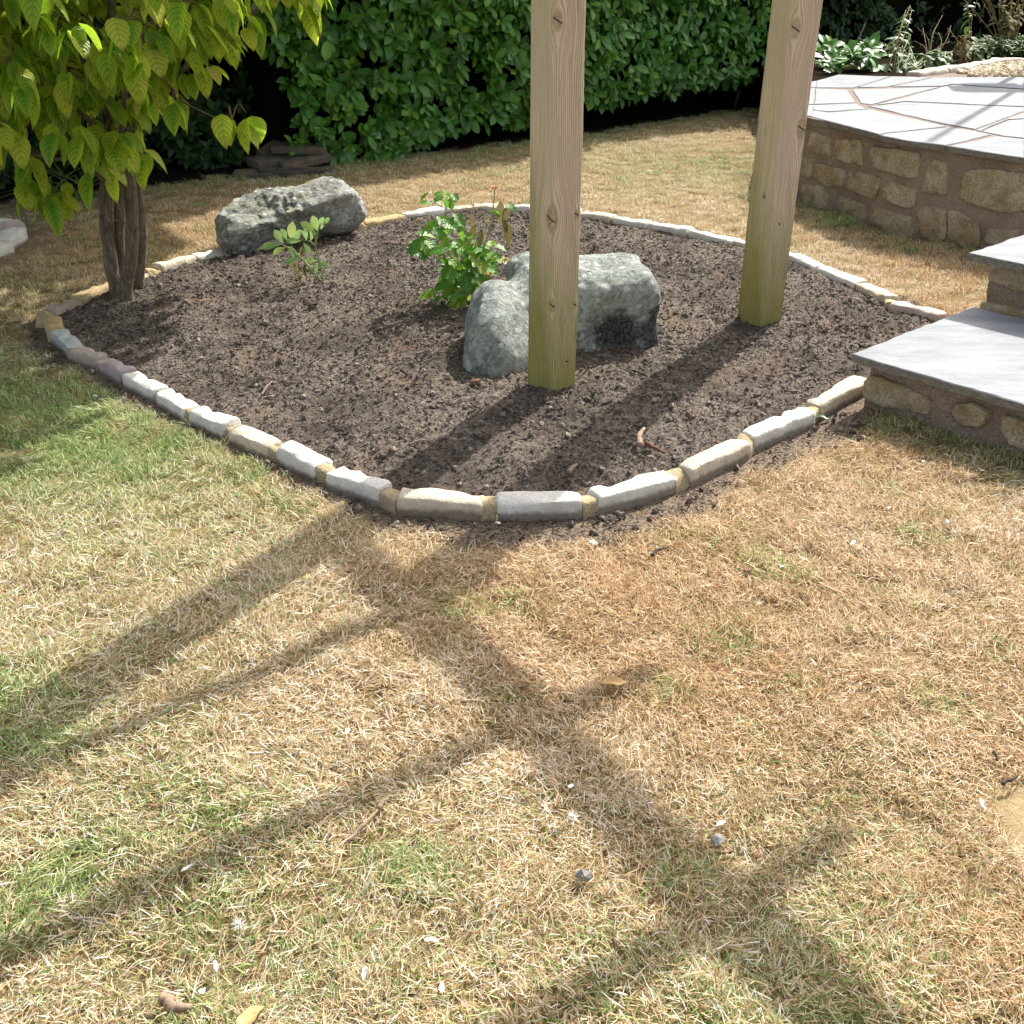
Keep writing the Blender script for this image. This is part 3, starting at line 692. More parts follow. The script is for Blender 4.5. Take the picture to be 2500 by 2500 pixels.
# paving of the patio
def flag(poly, z, th, seed, edge=True, am=.004, seg=.05, gap=0.):
    r = np.random.default_rng(seed); P = [np.array(p[:2], float) for p in poly]; R = []
    for i in range(len(P)):
        a, b = P[i], P[(i + 1) % len(P)]; k = max(1, int(np.linalg.norm(b - a) / seg))
        for j in range(k): R.append(a + (b - a) * j / k)
    R = np.array(R); c = R.mean(0); dd = R - c; n = np.linalg.norm(dd, axis=1, keepdims=True)
    R = R + dd / n * (am * vn(np.column_stack([R * 18, np.full(len(R), seed)]), seed)[:, None] + r.uniform(-am * .5, am * .5, (len(R), 1)) - gap)
    k = len(R); v = []; inn = c + (R - c) * (1 - .006 / n)
    wob = .006 * vn(np.column_stack([R * 26, np.full(len(R), seed + 5)]), 3)[:, None]
    for p in R + dd / n * wob * .6: v.append((p[0], p[1], z - th))
    for p in R + dd / n * -wob * .5: v.append((p[0], p[1], z - th * .5))
    for p in R: v.append((p[0], p[1], z - .004))
    for p in inn: v.append((p[0], p[1], z + .0015 * float(vn(np.array([[p[0] * 6, p[1] * 6, 0.]]), 1)[0])))
    f = [tuple(range(k))[::-1]]
    for l in range(3):
        for a in range(k): b = (a + 1) % k; f.append((l * k + a, l * k + b, (l + 1) * k + b, (l + 1) * k + a))
    f.append(tuple(range(3 * k, 4 * k)))
    area = 0
    for i in range(k): area += R[i][0] * R[(i + 1) % k][1] - R[(i + 1) % k][0] * R[i][1]
    if area < 0: f = [q[::-1] for q in f]
    return v, f
def flag_obj(poly, z, th, seed, parent, **kw):
    v, f = flag(poly, z, th, seed, **kw); o = mk('flagstone', v, f, M_FLAG, parent, False); o.data.materials.append(M_FEDGE)
    for p in o.data.polygons:
        if abs(p.normal.z) < .5 or p.normal.z < 0: p.material_index = 1
    return o
paving = thing('patio_paving', 'raised patio of irregular pale grey sandstone flags with brown joints', 'paving', (3.3, 8.0, PZ - .04))
FL = [[(540, 542), (680, 502), (1030, 515), (785, 590), (530, 588)], [(1045, 515), (1305, 522), (1000, 583), (815, 588)],
 [(1318, 522), (1932, 518), (1932, 597), (1450, 566), (1380, 578), (1040, 582)], [(530, 596), (742, 603), (795, 688), (520, 700)],
 [(775, 603), (1365, 586), (1180, 628), (905, 702), (835, 693)], [(1385, 585), (1452, 573), (1932, 605), (1932, 715), (1135, 680), (945, 704)],
 [(935, 711), (1124, 687), (1932, 722), (1932, 745), (1600, 868), (1400, 833), (885, 713)], [(515, 707), (800, 696), (868, 734), (610, 750), (508, 738)],
 [(505, 785), (510, 743), (610, 756), (900, 738), (1290, 823), (1410, 850), (1000, 893), (960, 905), (700, 835)],
 [(1004, 898), (1430, 856), (1715, 903), (1400, 978), (1150, 945), (968, 909)], [(1425, 984), (1750, 917), (1932, 937), (1932, 1060)],
 [(1610, 874), (1932, 760), (1932, 796), (1830, 800), (1700, 850), (1640, 880)], [(1650, 882), (1840, 806), (1932, 802), (1932, 928), (1790, 912)]]
patio_poly = PATIO
def gzp(pts, z): return [tuple(gz(x, y, z)[:2]) for x, y in pts]
XR = gz(2500, 200, PZ).x
for i, q in enumerate(FL):
    pts = []
    for x, y in q:
        X, Y = gz(1800 + x / 2.76, y / 2.76, PZ)[:2]
        pts.append((X, Y))
    if i in (0, 3, 7, 8):                                # these run on to the hidden left edge behind the post
        pass
    flag_obj(pts, PZ, .034, 40 + i, paving)
# flags hidden behind the post and those going on to the right of the view
LF = [[(2.02, 7.9), w2([(1975, 288)], PZ)[0], w2([(1984, 268)], PZ)[0], (2.12, 8.32)], ]
ex = lambda pts: [tuple(gz(x, y, PZ)[:2]) for x, y in pts]
flag_obj(ex([(1995, 197), (1991, 212), (1920, 214), (1940, 207)]), PZ, .034, 60, paving)
flag_obj(ex([(1990, 215), (1987, 253), (1915, 255), (1918, 217)]), PZ, .034, 61, paving)
flag_obj(ex([(1986, 256), (1984, 267), (1983, 284), (1930, 272), (1914, 258)]), PZ, .034, 62, paving)
xr = [gz(2503, y, PZ) for y in (187, 217, 262, 291, 338, 384)]
for i in range(5):
    a, b = xr[i], xr[i + 1]
    for k in range(3):
        x0 = .0 + k * .95; flag_obj([(b.x + x0 + .02, b.y + .01), (b.x + x0 + .93, b.y - .02), (a.x + x0 * .9 + .95, a.y - .02), (a.x + x0 * .9 + .02, a.y - .02)], PZ, .034, 70 + i * 5 + k, paving)
bedp = [tuple(p) for p in PATIO]
cc = Vector((4, 8)); inn = [tuple(Vector(p) + (cc - Vector(p)).normalized() * .035) for p in bedp]
v = [(p[0], p[1], PZ - .007) for p in inn] + [(p[0], p[1], PZ - .05) for p in inn]; k = len(inn)
f = [tuple(range(k))] + [(i, (i + 1) % k, k + (i + 1) % k, k + i) for i in range(k)]
mk('joint_mortar', v, f, M_JOINT, paving, False)
fill = mk('patio_fill', [(p[0], p[1], PZ - .06) for p in inn] + [(p[0], p[1], -.1) for p in inn], f, M_MORT, None, False); tag(fill, kind='structure')
fill.hide_render = False
for vv in fill.data.vertices:
    vv.co.x += (4 - vv.co.x) * .06; vv.co.y += (8 - vv.co.y) * .06

# ================================================================== STEPS
steps = thing('garden_steps', 'pair of grey flagstone garden steps on rubble stone risers', 'steps', (1.9, 3.9, 0))
o = flag_obj([tuple(p) for p in STEP1], Z1, .032, 90, steps, seg=.03, am=.005); o.name = 'tread'; o['label'] = 'lower wide flagstone tread'
o = flag_obj([tuple(p) for p in STEP2], Z2, .032, 92, steps, seg=.03, am=.006); o.name = 'tread'; o['label'] = 'upper flagstone tread with angled corner'
d1 = s1f; back = (B1 - A1).normalized()
def body(A, B, z0, z1, off_f, off_l, name):
    pass
F1a = A1 + back * .07 + d1 * .05; F1 = Face([A1 + back * .55 + d1 * .06, F1a, F1a + d1 * 1.75])
c_s = F1.s[1]
wall_core(F1, 0, F1.s[-1], -.04, Z1 - .03, .022, M_MORT, steps, .012)
SS = [[(520, 1090), (590, 1060), (800, 1130), (1000, 1225), (965, 1320), (760, 1285), (600, 1240), (515, 1180)],
      [(1130, 1250), (1210, 1240), (1335, 1300), (1290, 1395), (1180, 1390), (1120, 1330)],
      [(1430, 1310), (1520, 1330), (1620, 1420), (1610, 1560), (1480, 1500), (1420, 1430)],
      [(940, 1385), (1060, 1440), (1145, 1490), (1130, 1525), (1010, 1480)], [(1250, 1560), (1400, 1580), (1560, 1650), (1550, 1700), (1380, 1660)],
      [(740, 1335), (830, 1345), (900, 1370), (880, 1400), (760, 1370)]]
for i, q in enumerate(SS):
    poly = [F1.hit(*p) for p in c5(q)]
    poly = [(max(s_, c_s + .004 if i else c_s - .0), z) for s_, z in poly]
    o = mk('stone', *stone_on_face(poly, F1.at, .024 if i not in (3, 4, 5) else .05, .04, 60 + i), M_WALL, steps); shade_ang(o, 55)
# left return of the lower riser and the upper riser
for i, (s0, s1, z0, z1) in enumerate([(.04, .22, .02, .16), (.26, .46, .01, .14)]):
    mk('stone', *stone_on_face([(s0, z0), (s1, z0), (s1, z1), (s0, z1)], F1.at, .015, .03, 80 + i, 18), M_WALL, steps)
F2a = A2 + s2b * .1 + s1f * .07
F2 = Face([A2 + s2b * .62 + s1f * .09, F2a, F2a + s1f * 1.7])
wall_core(F2, 0, F2.s[-1], -.04, Z2 - .03, .025, M_MORT, steps, .012)
c2 = F2.s[1]
for i, (s0, s1, z0, z1) in enumerate([(.03, .2, .27, .4), (.22, .5, .26, .41), (.02, .24, .08, .22), (.27, .5, .07, .22)]):
    if s1 < c2: mk('stone', *stone_on_face([(s0, z0), (s1, z0), (s1, z1), (s0, z1)], F2.at, .02, .03, 120 + i, 18), M_WALL, steps)
for i, (s0, s1, z0, z1) in enumerate([(.0, .22, .325, .415), (.25, .44, .32, .41), (.0, .25, .17, .235), (.27, .5, .2, .29), (.54, .8, .28, .41)]):
    o = mk('stone', *stone_on_face([(c2 + s0, z0), (c2 + s1, z0 - .01), (c2 + s1, z1), (c2 + s0, z1)], F2.at, .028, .04, 85 + i, 22), M_WALL, steps); shade_ang(o, 55)

# ================================================================== BOULDERS
def boulder(center, sdf, R, noise_am, seed, name, label, mat, sub=6, blackf=None):
    bm = bmesh.new(); bmesh.ops.create_icosphere(bm, subdivisions=sub, radius=1); D = np.array([v.co[:] for v in bm.verts]); F = [[v.index for v in f.verts] for f in bm.faces]; bm.free()
    lo = np.zeros(len(D)); hi = np.full(len(D), R); c = np.zeros(3)
    steps_ = 90; prev = np.zeros(len(D)); hit = np.zeros(len(D))
    for k in range(1, steps_ + 1):                       # last crossing from inside to outside
        t = R * k / steps_; s_ = sdf(D * t); ins = s_ < 0; hit = np.where(ins, t, hit)
    lo = hit; hi = hit + R / steps_
    for _ in range(12):
        m = (lo + hi) / 2; ins = sdf(D * m[:, None]) < 0; lo = np.where(ins, m, lo); hi = np.where(ins, hi, m)
    P = D * ((lo + hi) / 2)[:, None]
    n = noise_am * fbm(P * 5 + seed, 5, seed, .55) + noise_am * .5 * np.abs(fbm(P * 13 + seed, 3, seed + 4)) - noise_am * .25
    P = P + D * n[:, None]
    v = P + np.array(center)
    cols = {'black': blackf(P, v) if blackf else np.zeros(len(P))}
    o = mk(name, P.tolist(), F, mat, None, True, None, cols); o.location = center; shade_ang(o, 32)
    return tag(o, label, 'boulder')
def smin(a, b, k): h = np.clip(.5 + .5 * (b - a) / k, 0, 1); return b + (a - b) * h - k * h * (1 - h)
def smax(a, b, k): return -smin(-a, -b, k)
def ell(P, c, r, rot=0.):
    q = P - np.array(c); co, si = math.cos(-rot), math.sin(-rot); x = q[:, 0] * co - q[:, 1] * si; y = q[:, 0] * si + q[:, 1] * co
    Q = np.stack([x, y, q[:, 2]], 1) / np.array(r); l = np.linalg.norm(Q, axis=1); return (l - 1) * min(r)
def boxs(P, c, h, rot=0., rd=.04):
    q = P - np.array(c); co, si = math.cos(-rot), math.sin(-rot); x = q[:, 0] * co - q[:, 1] * si; y = q[:, 0] * si + q[:, 1] * co
    Q = np.abs(np.stack([x, y, q[:, 2]], 1)) - (np.array(h) - rd); return np.linalg.norm(np.maximum(Q, 0), axis=1) + np.minimum(Q.max(1), 0) - rd
def pl(P, n, d): n = np.array(n, float); n /= np.linalg.norm(n); return P @ n - d
# big one behind the near post
BC = np.array([.25, 4.62, .16]); B2S = Vector((-.015, -.10, -.025))
def sdf2(P):
    q = P + BC
    a = boxs(q, (.345, 4.66, .17), (.345, .25, .23), .12, .09)
    a = smax(a, pl(q - np.array([.36, 4.5, .38]), (-.1, -.62, .75), .02), .05)
    a = smax(a, pl(q - np.array([.70, 4.6, .3]), (.8, -.15, .35), .02), .04)
    a = smax(a, pl(q - np.array([.62, 4.42, .2]), (.35, -.9, .05), .03), .04)
    b = ell(q, (-.07, 4.47, .10), (.155, .30, .27), .1)
    b = smin(b, ell(q, (-.09, 4.24, .05), (.12, .13, .17)), .08)
    r = smin(a, b, .07); r = smin(r, ell(q, (.10, 4.36, .0), (.17, .17, .17)), .10)
    r = smax(r, -ell(q, (.52, 4.33, .10), (.12, .10, .10)), .05)           # hollow low on the right
    return smax(r, pl(q, (0, 0, -1), .04), .02)
def bl2(P, v):  # mottled black over the low hollow and the right end
    return np.clip(1.15 - np.hypot((v[:, 0] - .50) / .22, (v[:, 2] - .16) / .16), 0, 1) * (v[:, 1] < 4.62) + .9 * np.clip((v[:, 0] - .62) / .06, 0, 1) * (v[:, 2] < .26)
b2 = boulder(tuple(BC), sdf2, .95, .022, 3, 'boulder', 'large pale grey boulder with mottled black hollow just behind the nearer post', M_B2, 6, bl2)
b2.location += B2S; b2.scale = (.94, 1, 1)
# longer one at the back edge of the bed
B1C = np.array([-1.36, 6.52, .16]); BR = RAD(33); B1S = Vector((.03, -.20, .0))
def sdf1(P):
    q = P + B1C
    a = boxs(q, (-1.38, 6.54, .14), (.44, .24, .21), BR, .05)
    a = smax(a, pl(q - np.array([-1.5, 6.42, .24]), (-.12, -.42, .86), .02), .03)
    a = smax(a, pl(q - np.array([-1.75, 6.3, .2]), (-.72, -.22, .5), .02), .03)
    a = smax(a, pl(q - np.array([-1.47, 6.31, .20]), (.42, -.62, -.66), .0), .015)
    a = smin(a, ell(q, (-1.16, 6.74, .19), (.22, .22, .19), BR), .06)
    a = smin(a, ell(q, (-1.66, 6.28, .12), (.13, .13, .14), BR), .05)
    a = smax(a, -ell(q, (-1.22, 6.36, .10), (.15, .15, .13), BR), .025)
    a = smax(a, -ell(q, (-1.52, 6.16, .03), (.18, .15, .15), BR), .02)
    a = smax(a, -ell(q, (-1.42, 6.30, .24), (.07, .08, .05), BR), .02)
    a = smax(a, pl(q - np.array([-.93, 6.7, .2]), (.86, -.35, .15), .03), .03)
    return smax(a, pl(q, (0, 0, -1), .04), .02)
b1 = boulder(tuple(B1C), sdf1, 1.0, .040, 9, 'boulder', 'long angular grey boulder at the back edge of the bed near the tree', M_B1, 6)
b1.location += B1S; b1.scale = (.93, .95, .88)

# ================================================================== TIMBER POSTS AND PERGOLA
def post(name, label, c, phi0, phi1, H, s, mat, z1=1.6):
    a = s / 2; ch = .006; base = []; per = []
    # perimeter starts at the far side, runs left face -> front corner (u=0) -> right face
    cs = [(a, a), (-a, a), (-a, -a), (a, -a)]             # local; (-a,-a) is the front corner
    pts = []; us = []
    def side(p, q, u0, n=7):
        L = s
        for i in range(n + 1):
            t = ch / L + (1 - 2 * ch / L) * i / n; pts.append((p[0] + (q[0] - p[0]) * t, p[1] + (q[1] - p[1]) * t)); us.append(u0 + L * t)
    side(cs[1], cs[2], -s); side(cs[2], cs[3], 0); side(cs[3], cs[0], s); side(cs[0], cs[1], 2 * s)
    n = len(pts); v = []; uv = []; f = []; nz = 110
    for j in range(nz + 1):
        z = -.05 + (H + .05) * j / nz; t = min(1, max(0, z / z1)); ph = RAD(phi0 + (phi1 - phi0) * t) ; co, si = math.cos(ph), math.sin(ph)
        bow = .004 * math.sin(z * 1.7 + c[0] * 3)
        P = np.array([(p[0], p[1], z * 3) for p in pts]); nn = vn(P * 9, 5) * .0011 + vn(P * np.array([30, 30, 2]), 8) * .0006
        for (x, y), q, u in zip(pts, nn, us):
            l = math.hypot(x, y); x *= 1 + q / l; y *= 1 + q / l
            v.append((c[0] + x * co - y * si + bow, c[1] + x * si + y * co, z)); uv.append((u, z))
    for j in range(nz):
        for i in range(n): b = (i + 1) % n; f.append((j * n + i, j * n + b, (j + 1) * n + b, (j + 1) * n + i))
    f.append(tuple(range(nz * n, nz * n + n)))
    o = mk(name, v, f, mat, None, True, uv); shade_ang(o, 30); return tag(o, label, 'post', 'square timber posts')
P1 = (.157, 3.905); P2 = (1.183, 4.745)
def zof(y, Y): return gy(1250, y, Y).z
M_P1 = m_timber('weathered_softwood_near', [(-.002, zof(527, 3.87), .034), (.028, zof(48, 3.87), .024), (.004, zof(735, 3.87), .021), (.118, zof(515, 3.93), .013), (.122, zof(735, 3.93), .010), (.085, zof(872, 3.91), .009)], .95)
M_P2 = m_timber('weathered_softwood_far', [(.028, zof(68, 4.72), .030), (.122, zof(308, 4.76), .030), (.06, zof(540, 4.73), .008), (-.05, zof(470, 4.78), .010)], .9, (.60, .48, .35))
post('timber_post', 'nearer square timber post standing in front of the large boulder', P1, 42, 26, 2.52, .141, M_P1)
post('timber_post', 'farther square timber post standing right of the boulder near the patio', P2, 35, 23, 2.52, .150, M_P2, 1.2)
M_P3 = m_timber('weathered_softwood', [(.05, 1.2, .02)], .8)
post('timber_post', 'square timber post beyond the right border beside the steps', (3.3, 1.65), 30, 30, 2.52, .147, M_P3)
post('timber_post', 'square timber post behind and right of the viewer', (2.25, .75), 30, 30, 2.52, .147, M_P3)
perg = thing('pergola_top', 'timber pergola beams and rafters above the posts, throwing crossed shadows on the lawn', 'pergola', (1.2, 4.81, 2.5))
def plank(a, b, w, h, name, z):
    a = Vector((*a, z)); b = Vector((*b, z)); d = (b - a).normalized(); y = Vector((-d.y, d.x, 0)) * w / 2; u = Vector((0, 0, h / 2)); v = []
    for p in (a, b):
        for s1, s2 in ((-1, -1), (1, -1), (1, 1), (-1, 1)): v.append(p + y * s1 + u * s2)
    L = (b - a).length; uv = [(s_, 0) for s_ in (0, .05, .1, .15)] + [(s_, L) for s_ in (0, .05, .1, .15)]
    f = [(0, 1, 2, 3)[::-1], (4, 5, 6, 7), (0, 1, 5, 4), (1, 2, 6, 5), (2, 3, 7, 6), (3, 0, 4, 7)]
    return mk(name, v, f, M_P3, perg, False, uv)
bd = Vector((3.3 - P2[0], 1.65 - P2[1])).normalized()
plank(Vector(P2) - bd * .42, Vector((3.3, 1.65)) + bd * .3, .05, .13, 'beam', 2.6)
plank(Vector(P1) - bd * .35, Vector((2.25, .75)) + bd * .3, .075, .16, 'beam', 2.6)
rd = Vector((-.838, -.545))
for k, st in enumerate([(1.72, 5.08), (1.90, 4.53), (2.23, 3.99), (2.52, 3.46), (2.85, 2.93), (3.15, 2.4)]):
    st = Vector(st); e = Vector(P1) + (Vector(P1) - Vector(P2)).normalized() * .4 if k == 0 else st + rd * (2.35 if k > 1 else 2.3)
    if k == 0: st = Vector(P2) + (Vector(P2) - Vector(P1)).normalized() * .4
    plank(st, e, .042, .085, 'rafter', 2.72)

# ================================================================== HEDGE AND SHADED UNDERGROWTH
def hl(x): h = HEDGE_LINE; return float(np.interp(x, [p[0] for p in h], [p[1] for p in h]))
def hedge_pt(x, back=0.):
    e = .15; t = Vector((2 * e, hl(x + e) - hl(x - e))).normalized(); nb = Vector((-t.y, t.x)); return Vector((x, hl(x))) + nb * back, nb
def block(name, xs, back0, back1, z0, z1f, mat, parent, st=.22, am=.1):
    """lumpy closed hedge interior between two offsets from the hedge line"""
    rows = [(back0, z0), (back0, .9), (back0, 1.8), (back0 - .05, 'h.8'), (back0 + .1, 'h'), (back1, 'h'), (back1, z0)]
    v = []; f = []; n = len(xs)
    for (b, z) in rows:
        for x in xs:
            H = z1f(x); zz = H * .8 if z == 'h.8' else (H if z == 'h' else z); p, nb = hedge_pt(x, b)
            q = am * float(fbm(np.array([[x * 1.7, zz * 1.7, b * 3.]]), 3, 3)[0]) if zz > z0 else 0
            v.append((p.x - nb.x * q, p.y - nb.y * q, zz + q * (zz > 2)))
    for r_i in range(len(rows) - 1):
        for i in range(n - 1): a = r_i * n + i; f.append((a, a + 1, a + n + 1, a + n))
    f.append(tuple(r_i * n for r_i in range(len(rows)))); f.append(tuple(r_i * n + n - 1 for r_i in range(len(rows)))[::-1])
    return mk(name, v, f, mat, parent)
def leaf_mass(parent, protos_, kmat, L, Wd, prof, spots, nleaf, nobj, name='foliage', nu=2, nv=4, spread=.075, objtest=None, hang=.0, face=.0):
    """spots: list of (pos, outward) shoots, each with a whorl of leaves"""
    mb = MB(); cand = []
    for (p, o) in spots:
        o = Vector(o).normalized(); k = random.randint(max(2, nleaf - 2), nleaf + 2); a0 = random.uniform(0, 6.28); e1 = o.orthogonal().normalized(); e2 = o.cross(e1); sh = random.uniform(.75, 1.15)
        tn = random.random()
        for i in range(k):
            a = a0 + i * 2.4; rad = e1 * math.cos(a) + e2 * math.sin(a); lift = random.uniform(.15, .9)
            d = (rad * (1 - lift * .45) + o * lift); d.z -= (hang + face) * random.uniform(.0, 1.2); d.normalize(); up = (o * (.9 + face) + Vector((0, 0, .65)) - d * .2 + Vector((random.uniform(-.3, .3), random.uniform(-.3, .3), 0)))
            q = Vector(p) + o * (i / k) * spread - rad * 0 ; s_ = sh * random.uniform(.72, 1.15)
            cand.append((q, d, up, s_, min(1, max(0, tn * .6 + random.random() * .5))))
    order = list(range(len(cand)))
    if nobj:
        def key(i):
            q = cand[i][0]; x, y = proj(q)
            if not (0 < x < 2500 and 0 < y < 2500): return -1
            vis = 1.0
            if objtest: vis = objtest(q, x, y)
            return vis * cand[i][3] / (q - CAMP).length * (1 + .0 * random.random())
        order.sort(key=key, reverse=True)
    for j, i in enumerate(order):
        q, d, up, s_, tn = cand[i]
        if j < nobj: put_leaf(random.choice(protos_), leafmat(q, d, up, s_), parent)
        else:
            v, f, uv = leaf_mesh(L, Wd, prof, nu, nv, fold=random.uniform(.1, .4), droop=random.uniform(0, .45))
            mb.add(xf(v, leafmat(q, d, up, s_)), f, uv, tn)
    o = mb.build(name, kmat, parent); tag(o, kind='stuff'); return o
hedge = thing('laurel_hedge', 'tall glossy green laurel hedge behind the lawn and the two posts', 'hedge', (.2, 10.3, 0))
HTOP = lambda x: float(np.interp(x, [-3, -1.8, .2, 2.5, 4], [4.4, 4.2, 4.0, 2.9, 2.7]))
xsL = list(np.arange(-1.75, 3.55, .2))
block('shaded_core', xsL, .34, 1.5, -.05, HTOP, M_CORE, hedge)
LP = leaf_protos('laurel', 7, M_LAUREL, .135, .068, p_lau, nu=2, nv=6)
spots = []
for _ in range(2300):
    x = random.uniform(-2.25, 3.55); z = random.uniform(.06, 2.15)
    # left flank: bulges low and high, hollow in between; the skirt lifts towards the right
    left = -1.95 + .28 * math.sin(z * 3.1 + .3) + (.0 if z < .75 else .32 * math.sin((z - .75) * 2.2)) 
    zb = .10 + .10 * vn(np.array([[x * 2.3, 0, 0.]]), 4)[0] + max(0, (x - .2)) * .13
    if x < left or z < zb: continue
    if fb2(np.array([x]), np.array([z]), 4.5, 2, 77)[0] < -.5: continue
    b = .10 + .10 * fb2(np.array([x]), np.array([z]), 1.9, 3, 21)[0] + .10 * (z < .5) * (.5 - z) + random.uniform(-.05, .13)
    p, nb = hedge_pt(x, b)
    spots.append((Vector((p.x, p.y, z)), Vector((-nb.x + random.uniform(-.5, .5), -nb.y + random.uniform(-.3, .3), random.uniform(-.15, .55)))))
def ot_h(q, x, y):
    if 1290 < x < 1440 or x > 1850 or y > 420: return .3
    p, nb = hedge_pt(q.x, 0); return 1 + .6 * ((Vector((q.x, q.y)) - p).dot(-nb))
leaf_mass(hedge, LP, M_LAUREL, .135, .068, p_lau, spots, 6, 290, objtest=ot_h, nv=5, face=.55)
for k in range(9):
    x = random.uniform(-1.5, 3.2); p, nb = hedge_pt(x, random.uniform(.35, .6)); h = random.uniform(.3, .5)
    v, f = tube([(p.x, p.y, -.03), (p.x + random.uniform(-.05, .05), p.y, h * .5), (p.x + random.uniform(-.1, .1), p.y + .05, h)], [.022, .018, .014], 7)
    mk('stem', v, f, M_TWIG, hedge)
# the shaded hollow left of the laurel: ivy-clad bank under overhanging growth
ivy = thing('ivy_thicket', 'dark shaded ivy and shrub thicket in the hollow left of the laurel hedge', 'thicket', (-3.2, 9.2, 0))
block('shaded_core', list(np.arange(-8.5, -1.5, .3)), 1.15, 3.0, -.05, lambda x: 4.5, M_CORE, ivy, am=.18)
spots = []
for _ in range(1500):
    x = random.uniform(-6.5, -1.35); z = abs(random.gauss(0, .85)); 
    if z > 2.3: continue
    b = .95 - .5 * math.exp(-(z / .5) ** 2) * max(0, vn(np.array([[x * 1.4, 2., 0.]]), 4)[0] + .35) + .2 * fb2(np.array([x]), np.array([z]), 1.5, 3, 33)[0] + random.uniform(-.08, .1)
    p, nb = hedge_pt(x, b); spots.append((Vector((p.x, p.y, z)), Vector((-nb.x + random.uniform(-.6, .6), -nb.y, random.uniform(0, .6)))))
IP = leaf_protos('ivy', 4, M_IVY, .10, .062, p_ov, nu=2, nv=4)
leaf_mass(ivy, IP, M_IVY, .10, .062, p_ov, spots, 6, 60, spread=.06)
# growth arching over the hollow (above the picture) keeps it dark and shades the lawn edge
cv = []; 
canopy = thing('overhanging_tree', 'dense evergreen growth arching over the dark hollow above the picture', 'tree', (-3.6, 8.6, 0))
def lump(c, r, seed, nm, mat, parent, am=.3, sub=3):
    bm = bmesh.new(); bmesh.ops.create_icosphere(bm, subdivisions=sub, radius=1); D = np.array([v.co[:] for v in bm.verts]); F = [[v.index for v in f.verts] for f in bm.faces]; bm.free()
    P = D * (1 + am * fbm(D * 2.3 + seed, 4, seed))[:, None] * np.array(r) + np.array(c); return mk(nm, P.tolist(), F, mat, parent)
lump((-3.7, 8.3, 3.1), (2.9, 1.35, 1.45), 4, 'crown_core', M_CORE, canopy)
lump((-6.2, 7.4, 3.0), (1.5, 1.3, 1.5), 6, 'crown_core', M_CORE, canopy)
spots = []
for _ in range(900):
    a = random.uniform(0, 6.28); b = random.uniform(-1.2, .9); n_ = Vector((math.cos(a) * math.cos(b), math.sin(a) * math.cos(b), math.sin(b)))
    spots.append((Vector((-3.7 + n_.x * 3.1, 8.3 + n_.y * 1.5, 3.1 + n_.z * 1.6)), n_))
leaf_mass(canopy, None, M_LAUREL, .16, .07, p_el, spots, 6, 0, name='crown')
v, f = tube([(-4.2, 9.9, -.05), (-4.1, 9.6, 1.2), (-3.9, 9.0, 2.6)], [.11, .09, .07], 10, .05); mk('trunk', v, f, M_BARK, canopy)
# right of the laurel: small-leaved shrub, then a dark gap with weeds
hz = thing('mixed_shrub', 'small leaved dark green shrub beyond the patio, at the right end of the laurel hedge', 'shrub', (4.3, 13.3, 0))
block('shaded_core', list(np.arange(3.3, 5.0, .2)), .45, 1.6, .1, lambda x: 2.8, M_CORE, hz)
spots = []
for _ in range(620):
    x = random.uniform(3.2, 5.0); z = random.uniform(.3, 2.4)
    if x > 4.75 + .3 * math.sin(z * 4): continue
    p, nb = hedge_pt(x, .2 + .25 * fb2(np.array([x]), np.array([z]), 2, 3, 41)[0] + random.uniform(-.05, .12)); spots.append((Vector((p.x, p.y, z)), Vector((-nb.x + random.uniform(-.6, .6), -nb.y, random.uniform(0, .6)))))
IP2 = leaf_protos('shrub', 4, M_IVY, .085, .06, p_ov, nu=2, nv=4)
leaf_mass(hz, IP2, M_WEED, .085, .06, p_ov, spots, 6, 0, spread=.06)
for o in hz.children:
    if o.name.startswith('foliage'): o.data.materials[0] = M_IVY
darkh = thing('shaded_hedge', 'dark shaded hedge behind the weeds at the upper right', 'hedge', (6.5, 14.8, 0))
block('shaded_core', list(np.arange(4.7, 9.4, .3)), 1.2, 2.6, .1, lambda x: 3.4, M_CORE, darkh, am=.15)
spots = []
for _ in range(330):
    x = random.uniform(4.8, 9.2); z = random.uniform(.4, 2.4); p, nb = hedge_pt(x, .98 + random.uniform(-.1, .1)); spots.append((Vector((p.x, p.y, z)), Vector((-nb.x + random.uniform(-.6, .6), -nb.y, random.uniform(0, .6)))))
leaf_mass(darkh, None, M_IVY, .09, .06, p_ov, spots, 5, 0, spread=.06)

# raised ground behind the patio with gravel and its edging
bankp = [(2.45, 9.3)] + w2([(2052, 181), (2500, 186)], PZ) + [(8.0, 10.28), (9.4, 15.2), (4.0, 14.6), (2.9, 12.9)]
bz = PZ - .035; k = len(bankp)
bank = mk('raised_border', [(p[0], p[1], bz) for p in bankp] + [(p[0], p[1], -.1) for p in bankp], [tuple(range(k))] + [(i, (i + 1) % k, k + (i + 1) % k, k + i) for i in range(k)], m_plain('leaf_litter', (.022, .017, .012), 1, 0, .4, 30), None, False); tag(bank, kind='structure')  # bank coloured near black to stand for the shade behind the patio
gb = w2([(2228, 184), (2300, 174), (2380, 161), (2440, 152), (2500, 146)], PZ); GR = gb + [(gb[-1][0] + 2, gb[-1][1] + 1.0), (8.0, 10.3)] + w2([(2500, 186)], PZ)
k = len(GR); gv = mk('gravel_path', [(p[0], p[1], PZ - .012) for p in GR], [tuple(range(k))], M_JOINT, None, False); tag(gv, kind='structure')
gs = thing('gravel_edging', 'row of pale sandstone edging pieces between the gravel and the weeds', 'edging', (*gb[2], PZ - .04))
